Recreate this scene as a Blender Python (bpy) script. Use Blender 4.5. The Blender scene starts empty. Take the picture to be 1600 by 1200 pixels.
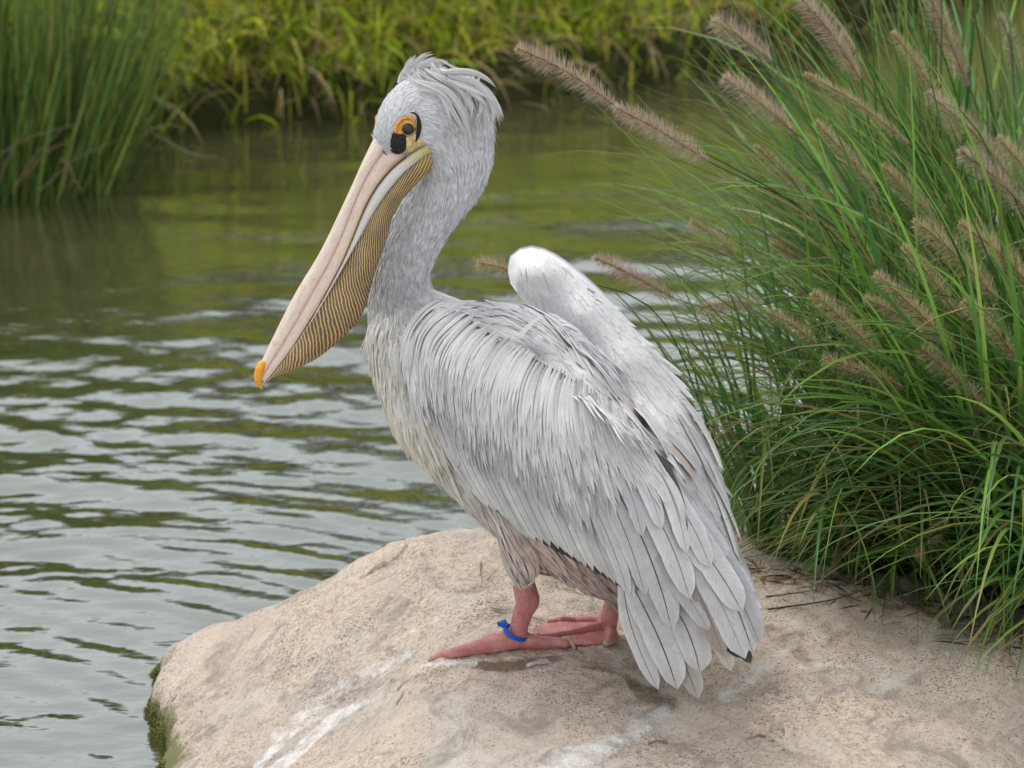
import bpy, math, random
import numpy as np
from mathutils import Vector
from mathutils.bvhtree import BVHTree

rng = np.random.default_rng(7)
random.seed(7)
scene = bpy.context.scene
COL = scene.collection

# ------------------------------------------------------------------ camera
CAM_H, PITCH, LENS = 2.1, math.radians(16.0), 120.0
FPX = 1600.0 * LENS / 36.0
cam_data = bpy.data.cameras.new('camera')
cam_data.lens = LENS
cam_data.sensor_width = 36.0
cam_data.clip_start = 0.05
cam_data.clip_end = 400.0
cam_data.dof.use_dof = True
cam_data.dof.focus_distance = 4.96
cam_data.dof.aperture_fstop = 7.0
cam = bpy.data.objects.new('camera', cam_data)
cam.location = (0, 0, CAM_H)
cam.rotation_euler = (math.pi / 2 - PITCH, 0, 0)
COL.objects.link(cam)
scene.camera = cam

# ------------------------------------------------------------------ sky, sun, exposure
SUN_EL, SUN_AZ = math.radians(60), math.radians(-48)      # azimuth from +Y towards +X
world = bpy.data.worlds.new('World')
scene.world = world
world.use_nodes = True
wn, wl = world.node_tree.nodes, world.node_tree.links
wn.clear()
w_out = wn.new('ShaderNodeOutputWorld')
w_bg = wn.new('ShaderNodeBackground')
w_sky = wn.new('ShaderNodeTexSky')
w_sky.sky_type = 'NISHITA'
w_sky.sun_disc = False
w_sky.sun_elevation = SUN_EL
w_sky.sun_rotation = SUN_AZ
w_mix = wn.new('ShaderNodeMixRGB')                        # a closed layer of pale cloud under the blue
w_mix.inputs[0].default_value = 0.86
w_mix.inputs[2].default_value = (9.75, 9.8, 9.8, 1)
w_tc = wn.new('ShaderNodeTexCoord')
w_ns = wn.new('ShaderNodeTexNoise')
w_ns.inputs['Scale'].default_value = 2.2
w_ns.inputs['Detail'].default_value = 4
w_ml = wn.new('ShaderNodeMapRange')
w_ml.inputs[1].default_value = 0.3
w_ml.inputs[2].default_value = 0.7
w_ml.inputs[3].default_value = 0.90
w_ml.inputs[4].default_value = 1.12
w_mul = wn.new('ShaderNodeMixRGB')
w_mul.blend_type = 'MULTIPLY'
w_mul.inputs[0].default_value = 1
wl.new(w_tc.outputs['Generated'], w_ns.inputs['Vector'])
wl.new(w_ns.outputs['Fac'], w_ml.inputs[0])
wl.new(w_sky.outputs[0], w_mix.inputs[1])
wl.new(w_mix.outputs[0], w_mul.inputs[1])
wl.new(w_ml.outputs[0], w_mul.inputs[2])
wl.new(w_mul.outputs[0], w_bg.inputs['Color'])
w_bg.inputs['Strength'].default_value = 0.072
wl.new(w_bg.outputs[0], w_out.inputs['Surface'])

sun_data = bpy.data.lights.new('sun', 'SUN')
sun_data.energy = 1.5
sun_data.angle = math.radians(28)
sun_data.color = (1.0, 0.96, 0.9)
sun = bpy.data.objects.new('sun', sun_data)
sd = Vector((math.sin(SUN_AZ) * math.cos(SUN_EL), math.cos(SUN_AZ) * math.cos(SUN_EL), math.sin(SUN_EL)))
sun.rotation_euler = sd.to_track_quat('Z', 'Y').to_euler()
sun.location = (-3, 3, 8)
COL.objects.link(sun)

scene.view_settings.view_transform = 'Standard'
scene.view_settings.look = 'None'
scene.view_settings.exposure = 0.66
scene.view_settings.gamma = 1.0
scene.view_settings.use_curve_mapping = False
scene.render.engine = 'CYCLES'
scene.cycles.max_bounces = 8

# ------------------------------------------------------------------ geometry helpers
CT, ST = math.cos(PITCH), math.sin(PITCH)
EYE = np.array([0, 0, CAM_H])
FWD = np.array([0, CT, -ST])
UPV = np.array([0, ST, CT])
RGT = np.array([1.0, 0, 0])
YAW = math.radians(26)
LAT = np.array([math.sin(YAW), math.cos(YAW), 0])          # towards the bird's right side
BC = np.array([0.035, 4.77, 0])                            # a point of the bird's mid-plane


def ray(px, py):
    px, py = np.asarray(px, float), np.asarray(py, float)
    return FWD + ((px - 800) / FPX)[..., None] * RGT + ((600 - py) / FPX)[..., None] * UPV


def PY(px, py, Y):
    r = ray(px, py)
    return EYE + r * (np.asarray(Y, float) / r[..., 1])[..., None]


def PZ(px, py, z):
    r = ray(px, py)
    return EYE + r * ((np.asarray(z, float) - CAM_H) / r[..., 2])[..., None]


def PS(px, py, s):
    r = ray(px, py)
    t = (np.asarray(s, float) - (EYE - BC) @ LAT) / (r @ LAT)
    return EYE + r * t[..., None]


def project(p):
    d = np.asarray(p, float) - EYE
    t = d @ FWD
    return 800 + FPX * (d @ RGT) / t, 600 - FPX * (d @ UPV) / t


def midY(px, py=600.0):
    return PS(px, py, 0.0)[..., 1]


class TPS:
    def __init__(self, xy, v, reg=1e-4):
        self.c = np.asarray(xy, float)
        v = np.asarray(v, float)
        if v.ndim == 1:
            v = v[:, None]
        n = len(self.c)
        K = self._k(self.c) + reg * np.eye(n)
        P = np.c_[np.ones(n), self.c]
        A = np.block([[K, P], [P.T, np.zeros((3, 3))]])
        self.w = np.linalg.solve(A, np.r_[v, np.zeros((3, v.shape[1]))])

    def _k(self, q):
        d2 = ((q[:, None] - self.c[None]) ** 2).sum(-1) + 1e-12
        return 0.5 * d2 * np.log(d2)

    def __call__(self, x, y):
        x, y = np.broadcast_arrays(np.asarray(x, float), np.asarray(y, float))
        sh = x.shape
        q = np.c_[x.ravel(), y.ravel()]
        out = np.empty((len(q), self.w.shape[1]))
        for i in range(0, len(q), 20000):
            b = q[i:i + 20000]
            out[i:i + 20000] = np.c_[self._k(b), np.ones(len(b)), b] @ self.w
        return out[:, 0].reshape(sh) if out.shape[1] == 1 else out.reshape(sh + (-1,))


def smoothstep(a, b, x):
    t = np.clip((x - a) / (b - a), 0, 1)
    return t * t * (3 - 2 * t)


def vnoise(x, y, seed=0):
    xi, yi = np.floor(x).astype(np.int64), np.floor(y).astype(np.int64)
    fx, fy = x - xi, y - yi
    fx, fy = fx * fx * (3 - 2 * fx), fy * fy * (3 - 2 * fy)

    def h(i, j):
        n = (i * 374761393 + j * 668265263 + seed * 974634777) & 0x7fffffff
        n = ((n ^ (n >> 13)) * 1274126177) & 0x7fffffff
        return ((n ^ (n >> 16)) & 0xffff) / 65535.0
    return ((h(xi, yi) * (1 - fx) + h(xi + 1, yi) * fx) * (1 - fy) + (h(xi, yi + 1) * (1 - fx) + h(xi + 1, yi + 1) * fx) * fy)


def fbm(x, y, oct=5, seed=0, gain=0.5):
    a, s, t = 1.0, 0.0, 0.0
    for o in range(oct):
        s = s + a * (vnoise(x * 2 ** o + 17.3 * o, y * 2 ** o - 9.1 * o, seed + o) - 0.5)
        t += a
        a *= gain
    return s / t * 2


def in_poly(px, py, poly):
    poly = np.asarray(poly, float)
    px, py = np.asarray(px, float), np.asarray(py, float)
    c = np.zeros(px.shape, bool)
    j = len(poly) - 1
    for i in range(len(poly)):
        xi, yi = poly[i]
        xj, yj = poly[j]
        if yi != yj:
            c ^= ((yi > py) != (yj > py)) & (px < (xj - xi) * (py - yi) / (yj - yi) + xi)
        j = i
    return c


def crom(pts, n, closed=False):
    """Catmull-Rom resampling, about even in arc length."""
    p = np.asarray(pts, float)
    m = len(p)
    if closed:
        q = np.vstack([p[-1], p, p[0], p[1]])
        segs = m
    else:
        q = np.vstack([2 * p[0] - p[1], p, 2 * p[-1] - p[-2]])
        segs = m - 1
    out = []
    for i in range(segs):
        t = np.linspace(0, 1, 12, endpoint=False)[:, None]
        a, b, c, d = q[i], q[i + 1], q[i + 2], q[i + 3]
        out.append(0.5 * ((2 * b) + (-a + c) * t + (2 * a - 5 * b + 4 * c - d) * t ** 2 + (-a + 3 * b - 3 * c + d) * t ** 3))
    out.append(p[:1] if closed else p[-1:])
    out = np.vstack(out)
    L = np.r_[0, np.cumsum(np.linalg.norm(np.diff(out, axis=0), axis=1))]
    tt = np.linspace(0, L[-1], n + 1)[:-1] if closed else np.linspace(0, L[-1], n)
    return np.stack([np.interp(tt, L, out[:, k]) for k in range(out.shape[1])], 1)


def norm(v):
    return v / np.maximum(np.linalg.norm(v, axis=-1, keepdims=True), 1e-12)


class MB:
    """Collects vertices, quads/tris, uv and colour; builds ONE mesh object."""

    def __init__(self):
        self.v, self.f, self.uv, self.c, self.n = [], [], [], [], 0

    def add(self, v, f, uv=None, col=None):
        v = np.asarray(v, float)
        f = np.asarray(f, int)
        self.v.append(v)
        self.f.append(f + self.n)
        self.uv.append(np.zeros((len(v), 2)) if uv is None else np.asarray(uv, float))
        c = np.ones((len(v), 4)) if col is None else np.broadcast_to(np.asarray(col, float), (len(v), 4))
        self.c.append(np.array(c))
        self.n += len(v)

    def mesh(self, name, mats, smooth=True):
        v = np.vstack(self.v)
        me = bpy.data.meshes.new(name)
        loops, starts, tot, s = [], [], [], 0
        for f in self.f:
            if not len(f):
                continue
            k = f.shape[1]
            loops.append(f.ravel())
            starts.append(s + np.arange(len(f)) * k)
            tot.append(np.full(len(f), k))
            s += f.size
        loops = np.concatenate(loops)
        starts = np.concatenate(starts)
        me.vertices.add(len(v))
        me.vertices.foreach_set('co', v.astype(np.float32).ravel())
        me.loops.add(len(loops))
        me.loops.foreach_set('vertex_index', loops.astype(np.int32))
        me.polygons.add(len(starts))
        me.polygons.foreach_set('loop_start', starts.astype(np.int32))
        me.update(calc_edges=True)
        me.validate()
        uvl = me.uv_layers.new(name='UVMap')
        uva = np.vstack(self.uv)
        li = np.empty(len(me.loops), np.int32)
        me.loops.foreach_get('vertex_index', li)
        uvl.data.foreach_set('uv', uva[li].astype(np.float32).ravel())
        ca = me.color_attributes.new('Col', 'FLOAT_COLOR', 'POINT')
        ca.data.foreach_set('color', np.vstack(self.c).astype(np.float32).ravel())
        me.polygons.foreach_set('use_smooth', np.full(len(me.polygons), smooth))
        for m in (mats if isinstance(mats, (list, tuple)) else [mats]):
            me.materials.append(m)
        return me

    def build(self, name, mats, parent=None, smooth=True):
        me = self.mesh(name, mats, smooth)
        return link(name, me, parent)


def link(name, data, parent=None):
    o = bpy.data.objects.new(name, data)
    COL.objects.link(o)
    if parent is not None:
        o.parent = parent
        o.matrix_parent_inverse = parent.matrix_world.inverted() if False else o.matrix_parent_inverse
    return o


def tag(o, label=None, cat=None, group=None, kind=None):
    for k, v in (('label', label), ('category', cat), ('group', group), ('kind', kind)):
        if v:
            o[k] = v
    return o


def empty(name, label, cat, group=None):
    o = bpy.data.objects.new(name, None)
    COL.objects.link(o)
    return tag(o, label, cat, group)


def grid_faces(nu, nv, closed_u=False):
    """faces of a (nu, nv) vertex grid, index = i*nv + j"""
    i = np.arange(nu if closed_u else nu - 1)
    j = np.arange(nv - 1)
    I, J = np.meshgrid(i, j, indexing='ij')
    I2 = (I + 1) % nu
    return np.stack([I * nv + J, I2 * nv + J, I2 * nv + J + 1, I * nv + J + 1], -1).reshape(-1, 4)


def tube(mb, pts, rad, sides=8, col=None, flat=None):
    pts = np.asarray(pts, float)
    n = len(pts)
    rad = np.broadcast_to(np.asarray(rad, float), (n,))
    t = norm(np.gradient(pts, axis=0))
    ref = np.array([0, 0, 1.0]) if abs(t[:, 2]).mean() < 0.8 else np.array([0, 1.0, 0])
    a = norm(np.cross(t, ref))
    b = np.cross(t, a)
    ang = np.linspace(0, 2 * np.pi, sides, endpoint=False)
    ring = pts[:, None] + rad[:, None, None] * (np.cos(ang)[None, :, None] * a[:, None] + np.sin(ang)[None, :, None] * b[:, None])
    v = ring.transpose(1, 0, 2).reshape(-1, 3)
    uv = np.stack(np.meshgrid(np.arange(sides) / sides, np.linspace(0, 1, n), indexing='ij'), -1).reshape(-1, 2)
    mb.add(v, grid_faces(sides, n, True), uv, col)
    for e in (0, n - 1):
        cap = np.vstack([ring[e], pts[e]])
        k = np.arange(sides)
        mb.add(cap, np.stack([k, (k + 1) % sides, np.full(sides, sides)], 1), None, col)


def ico(sub=2):
    import bmesh
    bm = bmesh.new()
    bmesh.ops.create_icosphere(bm, subdivisions=sub, radius=1)
    v = np.array([q.co[:] for q in bm.verts])
    f = np.array([[q.index for q in p.verts] for p in bm.faces])
    bm.free()
    return v, f


ICO = ico(2)


def remeshed(name, blobs, voxel, smooth_it, mat, parent, extra=None):
    """union of ellipsoids (centre, 3x3 axes) turned into one closed skin"""
    mb = MB()
    for c, A in blobs:
        mb.add(ICO[0] @ np.asarray(A) + c, ICO[1])
    if extra is not None:
        for v, f in extra:
            mb.add(v, f)
    me = mb.mesh(name + '_raw', mat)
    o = bpy.data.objects.new(name, me)
    COL.objects.link(o)
    m = o.modifiers.new('skin', 'REMESH')
    m.mode = 'VOXEL'
    m.voxel_size = voxel
    m2 = o.modifiers.new('soft', 'SMOOTH')
    m2.iterations = smooth_it
    m2.factor = 0.5
    dg = bpy.context.evaluated_depsgraph_get()
    me2 = bpy.data.meshes.new_from_object(o.evaluated_get(dg))
    o.modifiers.clear()
    o.data = me2
    bpy.data.meshes.remove(me)
    me2.name = name
    me2.materials.clear()
    me2.materials.append(mat)
    me2.polygons.foreach_set('use_smooth', np.ones(len(me2.polygons), bool))
    if parent is not None:
        o.parent = parent
    return o


def mesh_np(me):
    v = np.empty(len(me.vertices) * 3)
    me.vertices.foreach_get('co', v)
    me.calc_loop_triangles()
    t = np.empty(len(me.loop_triangles) * 3, np.int32)
    me.loop_triangles.foreach_get('vertices', t)
    return v.reshape(-1, 3), t.reshape(-1, 3)


def bvh_of(me):
    v, t = mesh_np(me)
    return BVHTree.FromPolygons([Vector(q) for q in v], [tuple(int(i) for i in q) for q in t])


def hit(bvh, px, py):
    r = ray(px, py)
    h = bvh.ray_cast(Vector(EYE), Vector(r).normalized())
    return (np.array(h[0]), np.array(h[1])) if h[0] is not None else (None, None)


# ------------------------------------------------------------------ material helpers
def new_mat(name):
    m = bpy.data.materials.new(name)
    m.use_nodes = True
    nt = m.node_tree
    b = nt.nodes['Principled BSDF']
    return m, nt.nodes, nt.links, b


def ramp(N, stops, interp='LINEAR'):
    r = N.new('ShaderNodeValToRGB')
    cr = r.color_ramp
    cr.interpolation = interp
    while len(cr.elements) < len(stops):
        cr.elements.new(0.5)
    for e, (p, c) in zip(cr.elements, stops):
        e.position = p
        e.color = (*c, 1) if len(c) == 3 else c
    return r


def noise(N, L, vec, scale, detail=4, rough=0.5, dist=0.0):
    n = N.new('ShaderNodeTexNoise')
    n.inputs['Scale'].default_value = scale
    n.inputs['Detail'].default_value = detail
    n.inputs['Roughness'].default_value = rough
    n.inputs['Distortion'].default_value = dist
    if vec is not None:
        L.new(vec, n.inputs['Vector'])
    return n


def mix(N, L, mode, fac, a, b):
    m = N.new('ShaderNodeMixRGB')
    m.blend_type = mode
    for s, x in ((0, fac), (1, a), (2, b)):
        if hasattr(x, 'node'):
            L.new(x, m.inputs[s])
        elif s == 0:
            m.inputs[0].default_value = x
        else:
            m.inputs[s].default_value = (*x, 1) if len(x) == 3 else x
    return m.outputs[0]


def bump(N, L, b, height, strength, dist, prev=None):
    k = N.new('ShaderNodeBump')
    k.inputs['Strength'].default_value = strength
    k.inputs['Distance'].default_value = dist
    L.new(height, k.inputs['Height'])
    if prev is not None:
        L.new(prev, k.inputs['Normal'])
    L.new(k.outputs[0], b.inputs['Normal'])
    return k.outputs[0]


def maprange(N, L, v, a, b, c, d):
    m = N.new('ShaderNodeMapRange')
    for i, x in enumerate((a, b, c, d)):
        m.inputs[i + 1].default_value = x
    L.new(v, m.inputs[0])
    return m.outputs[0]


def mat_plain(name, col, rough=0.6, spec=0.3, vary=0.0, scale=40, sss=0.0):
    m, N, L, b = new_mat(name)
    b.inputs['Base Color'].default_value = (*col, 1)
    b.inputs['Roughness'].default_value = rough
    b.inputs['Specular IOR Level'].default_value = spec
    if vary:
        tc = N.new('ShaderNodeTexCoord')
        n = noise(N, L, tc.outputs['Object'], scale)
        r = ramp(N, [(0.3, tuple(c * (1 - vary) for c in col)), (0.7, tuple(min(1, c * (1 + vary)) for c in col))])
        L.new(n.outputs['Fac'], r.inputs[0])
        L.new(r.outputs[0], b.inputs['Base Color'])
        bump(N, L, b, n.outputs['Fac'], 0.3, 0.002)
    return m


def mat_attr(name, rough=0.6, spec=0.2, transl=0.0):
    """colour of the thing itself comes per feather / blade / hair"""
    m, N, L, b = new_mat(name)
    a = N.new('ShaderNodeAttribute')
    a.attribute_name = 'Col'
    L.new(a.outputs['Color'], b.inputs['Base Color'])
    b.inputs['Roughness'].default_value = rough
    b.inputs['Specular IOR Level'].default_value = spec
    if transl:
        t = N.new('ShaderNodeBsdfTranslucent')
        L.new(a.outputs['Color'], t.inputs['Color'])
        ms = N.new('ShaderNodeMixShader')
        ms.inputs[0].default_value = transl
        out = N['Material Output']
        L.new(b.outputs[0], ms.inputs[1])
        L.new(t.outputs[0], ms.inputs[2])
        L.new(ms.outputs[0], out.inputs['Surface'])
    return m


def mat_feather():
    m, N, L, b = new_mat('feather')
    a = N.new('ShaderNodeAttribute')
    a.attribute_name = 'Col'
    uv = N.new('ShaderNodeUVMap')
    sx = N.new('ShaderNodeSeparateXYZ')
    L.new(uv.outputs[0], sx.inputs[0])
    # |u| from the shaft
    ab = N.new('ShaderNodeMath')
    ab.operation = 'ABSOLUTE'
    L.new(sx.outputs[0], ab.inputs[0])
    # barbs: fine lines slanting from the shaft to the tip
    mu = N.new('ShaderNodeMath')
    mu.operation = 'MULTIPLY_ADD'
    L.new(ab.outputs[0], mu.inputs[0])
    mu.inputs[1].default_value = -0.16
    L.new(sx.outputs[1], mu.inputs[2])
    cb = N.new('ShaderNodeCombineXYZ')
    L.new(mu.outputs[0], cb.inputs[0])
    L.new(a.outputs['Fac'], cb.inputs[1])
    bn = noise(N, L, cb.outputs[0], 75, 3, 0.7)
    br = maprange(N, L, bn.outputs['Fac'], 0.25, 0.75, 0.76, 1.13)
    tc = N.new('ShaderNodeTexCoord')
    bl = noise(N, L, tc.outputs['Object'], 28, 3, 0.6)
    blr = maprange(N, L, bl.outputs['Fac'], 0.3, 0.7, 0.88, 1.06)
    c1 = mix(N, L, 'MULTIPLY', 1.0, a.outputs['Color'], br)
    c1 = mix(N, L, 'MULTIPLY', 1.0, c1, blr)
    ed = maprange(N, L, ab.outputs[0], 0.55, 1.0, 0.94, 1.16)
    c1 = mix(N, L, 'MULTIPLY', 1.0, c1, ed)
    tp = maprange(N, L, sx.outputs[1], 0.80, 1.0, 0.0, 0.75)
    tpm = N.new('ShaderNodeMath')
    tpm.operation = 'MULTIPLY'
    L.new(tp, tpm.inputs[0])
    L.new(a.outputs['Alpha'], tpm.inputs[1])
    tpn = N.new('ShaderNodeMath')
    tpn.operation = 'MULTIPLY'
    L.new(tpm.outputs[0], tpn.inputs[0])
    L.new(bl.outputs['Fac'], tpn.inputs[1])
    c1 = mix(N, L, 'MIX', tpn.outputs[0], c1, (0.36, 0.31, 0.26))
    # shaft line, dark where the feather's alpha says so
    sh = maprange(N, L, ab.outputs[0], 0.022, 0.062, 1.0, 0.0)
    shm = N.new('ShaderNodeMath')
    shm.operation = 'MULTIPLY'
    L.new(sh, shm.inputs[0])
    L.new(a.outputs['Alpha'], shm.inputs[1])
    c2 = mix(N, L, 'MIX', shm.outputs[0], c1, (0.03, 0.026, 0.03))
    L.new(c2, b.inputs['Base Color'])
    b.inputs['Roughness'].default_value = 0.55
    b.inputs['Specular IOR Level'].default_value = 0.25
    bump(N, L, b, bn.outputs['Fac'], 0.25, 0.0008)
    return m


def mat_rock():
    m, N, L, b = new_mat('granite')
    tc = N.new('ShaderNodeTexCoord')
    P = tc.outputs['Object']
    big = noise(N, L, P, 3.0, 7, 0.68, 0.7)
    base = ramp(N, [(0.28, (0.31, 0.285, 0.265)), (0.43, (0.48, 0.415, 0.365)), (0.55, (0.55, 0.46, 0.385)), (0.70, (0.61, 0.585, 0.55))])
    L.new(big.outputs['Fac'], base.inputs[0])
    # mineral grains
    v1 = N.new('ShaderNodeTexVoronoi')
    v1.inputs['Scale'].default_value = 190
    L.new(P, v1.inputs['Vector'])
    grain = ramp(N, [(0.0, (0.62, 0.62, 0.64)), (0.35, (0.85, 0.86, 0.88)), (0.6, (1.05, 1.0, 0.94)), (1.0, (1.2, 1.1, 0.96))])
    sx = N.new('ShaderNodeSeparateXYZ')
    L.new(v1.outputs['Color'], sx.inputs[0])
    L.new(sx.outputs[0], grain.inputs[0])
    gm = maprange(N, L, noise(N, L, P, 5.5, 4, .6).outputs['Fac'], .38, .62, .3, .85)
    c = mix(N, L, 'MULTIPLY', gm, base.outputs[0], grain.outputs[0])
    # dark mica specks, thicker in patches
    sp = noise(N, L, P, 240, 2, 0.6)
    pat = noise(N, L, P, 7.5, 4, 0.6)
    spm = N.new('ShaderNodeMath')
    spm.operation = 'MULTIPLY_ADD'
    L.new(pat.outputs['Fac'], spm.inputs[0])
    spm.inputs[1].default_value = 0.45
    L.new(sp.outputs['Fac'], spm.inputs[2])
    spr = maprange(N, L, spm.outputs[0], 0.82, 0.90, 0.0, 0.8)
    c = mix(N, L, 'MIX', spr, c, (0.11, 0.10, 0.095))
    # pale crusts of old droppings in patches
    cr = noise(N, L, P, 4.4, 6, 0.68, 0.8)
    crr = maprange(N, L, cr.outputs['Fac'], 0.56, 0.68, 0.0, 0.62)
    c = mix(N, L, 'MIX', crr, c, (0.60, 0.575, 0.53))
    # brown-grey weather film
    wf = noise(N, L, P, 9.0, 6, 0.7, 1.2)
    wfr = maprange(N, L, wf.outputs['Fac'], 0.53, 0.66, 0.0, 0.68)
    c = mix(N, L, 'MIX', wfr, c, (0.23, 0.195, 0.165))
    # painted-in marks: Col.r white droppings, Col.g brown damp patches and darkened cracks, Col.b algae
    a = N.new('ShaderNodeAttribute')
    a.attribute_name = 'Col'
    s3 = N.new('ShaderNodeSeparateColor')
    L.new(a.outputs['Color'], s3.inputs[0])
    brk = noise(N, L, P, 48, 6, 0.75)

    def broken(sock):
        q = N.new('ShaderNodeMath')
        q.operation = 'MULTIPLY_ADD'
        L.new(brk.outputs['Fac'], q.inputs[0])
        q.inputs[1].default_value = 1.5
        L.new(sock, q.inputs[2])
        return maprange(N, L, q.outputs[0], 1.12, 1.55, 0.0, 0.9)
    c = mix(N, L, 'MIX', broken(s3.outputs[1]), c, (0.13, 0.09, 0.055))
    c = mix(N, L, 'MIX', broken(s3.outputs[2]), c, (0.13, 0.135, 0.04))
    c = mix(N, L, 'MIX', broken(s3.outputs[0]), c, (0.74, 0.735, 0.73))
    L.new(c, b.inputs['Base Color'])
    ro = maprange(N, L, s3.outputs[1], 0.2, 0.8, 0.85, 0.35)
    L.new(ro, b.inputs['Roughness'])
    b.inputs['Specular IOR Level'].default_value = 0.25
    hs = mix(N, L, 'ADD', 0.5, sp.outputs['Fac'], brk.outputs['Fac'])
    bump(N, L, b, hs, 0.85, 0.005)
    return m


def mat_water():
    m, N, L, b = new_mat('pond_water')
    out = N['Material Output']
    tc = N.new('ShaderNodeTexCoord')
    n = noise(N, L, tc.outputs['Object'], 5.0, 3)
    r = ramp(N, [(0.3, (0.052, 0.050, 0.022)), (0.7, (0.070, 0.066, 0.030))])
    L.new(n.outputs['Fac'], r.inputs[0])
    L.new(r.outputs[0], b.inputs['Base Color'])
    b.inputs['Roughness'].default_value = 0.35
    b.inputs['Specular IOR Level'].default_value = 0.0
    g = N.new('ShaderNodeBsdfGlossy')
    g.inputs['Roughness'].default_value = 0.06
    g.inputs['Color'].default_value = (0.88, 0.95, 0.96, 1)
    lw = N.new('ShaderNodeFresnel')
    lw.inputs['IOR'].default_value = 1.33
    f = maprange(N, L, lw.outputs[0], 0.02, 0.19, 0.19, 0.57)
    mp = N.new('ShaderNodeMapping')
    mp.inputs['Scale'].default_value = (9, 16, 9)
    L.new(tc.outputs['Object'], mp.inputs[0])
    rn = noise(N, L, mp.outputs[0], 1.6, 2, 0.5)
    bp = N.new('ShaderNodeBump')
    bp.inputs['Strength'].default_value = 0.10
    bp.inputs['Distance'].default_value = 0.02
    L.new(rn.outputs['Fac'], bp.inputs['Height'])
    L.new(bp.outputs[0], g.inputs['Normal'])
    L.new(bp.outputs[0], lw.inputs['Normal'])
    ms = N.new('ShaderNodeMixShader')
    L.new(f, ms.inputs[0])
    L.new(b.outputs[0], ms.inputs[1])
    L.new(g.outputs[0], ms.inputs[2])
    L.new(ms.outputs[0], out.inputs['Surface'])
    return m


def mat_soil(name, a, c, scale):
    m, N, L, b = new_mat(name)
    tc = N.new('ShaderNodeTexCoord')
    n = noise(N, L, tc.outputs['Object'], scale, 8, 0.7)
    r = ramp(N, [(0.3, a), (0.7, c)])
    L.new(n.outputs['Fac'], r.inputs[0])
    L.new(r.outputs[0], b.inputs['Base Color'])
    b.inputs['Roughness'].default_value = 0.95
    b.inputs['Specular IOR Level'].default_value = 0.1
    bump(N, L, b, n.outputs['Fac'], 0.8, 0.02)
    return m


M_FEATHER = mat_feather()
M_HAIR = mat_attr('down', 0.7, 0.1)
M_BLADE = mat_attr('grass_blade', 0.42, 0.4, 0.3)
M_BANKBLADE = mat_attr('bank_grass', 0.6, 0.2, 0.3)
M_ROCK = mat_rock()
M_WATER = mat_water()
M_SOIL = mat_soil('soil', (0.05, 0.034, 0.02), (0.20, 0.145, 0.095), 22)
M_BANK = mat_soil('bank_soil', (0.018, 0.02, 0.008), (0.05, 0.055, 0.016), 6)

# ------------------------------------------------------------------ water
def build_water():
    yy = np.concatenate([np.linspace(3.3, 4.4, 30), np.linspace(4.4, 13.5, 760)[1:], np.linspace(13.5, 45, 40)[1:]])
    uu = np.concatenate([np.linspace(-9, -0.27, 25)[:-1], np.linspace(-0.27, 0.27, 330), np.linspace(0.27, 9, 25)[1:]])
    Y, U = np.meshgrid(yy, uu, indexing='ij')
    X = U * Y * 0.75
    r = np.random.default_rng(3)
    Z = np.zeros_like(X)
    dzx = 0
    # wind ripples with crests across the view, plus a few older swells
    for k in range(90):
        lam = math.exp(r.uniform(math.log(0.055), math.log(0.45)))
        th = r.normal(math.radians(84), math.radians(20))
        kx, ky = 2 * math.pi / lam * math.cos(th), 2 * math.pi / lam * math.sin(th)
        slope = 0.0125 * (lam / 0.25) ** -0.10
        amp = slope * lam / (2 * math.pi)
        fade = 1.0 if lam > 0.14 else 1.0 - smoothstep(6.8, 9.0, Y)
        Z += fade * amp * np.sin(kx * X + ky * Y + r.uniform(0, 6.28))
    env = 0.55 + 0.9 * np.clip(vnoise(X * 1.3, Y * 1.1, 5) + 0.5 * vnoise(X * 3.1, Y * 2.2, 9) - 0.25, 0, 1.2)
    calm = 1.0 - 0.80 * smoothstep(7.3, 8.8, Y - 0.45 * X)
    Z *= env * calm * (0.60 + 0.36 * smoothstep(5.6, 7.2, Y))
    # rings spreading from two spots left of the boulder
    for (cx, cy, lam, a) in ((-1.2, 5.0, 0.085, 0.0009), (-0.2, 6.6, 0.12, 0.0008), (-.75, 5.5, .06, .0006)):
        R = np.hypot(X - cx, Y - cy)
        Z += a * np.sin(2 * math.pi * R / lam) * np.exp(-((R - 0.75) / 0.55) ** 2)
    mb = MB()
    mb.add(np.stack([X, Y, Z], -1).reshape(-1, 3), grid_faces(len(yy), len(uu))[:, ::-1])
    o = mb.build('water', M_WATER)
    tag(o, 'olive green pond water with pale rippled sky reflections', None, None, 'structure')
    bed = MB()
    bed.add([(-60, 2, -0.7), (60, 2, -0.7), (60, 60, -0.7), (-60, 60, -0.7)], [[0, 1, 2, 3]])
    tag(bed.build('pond_bed', M_SOIL), 'muddy bed below the pond water', None, None, 'structure')


build_water()

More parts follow.
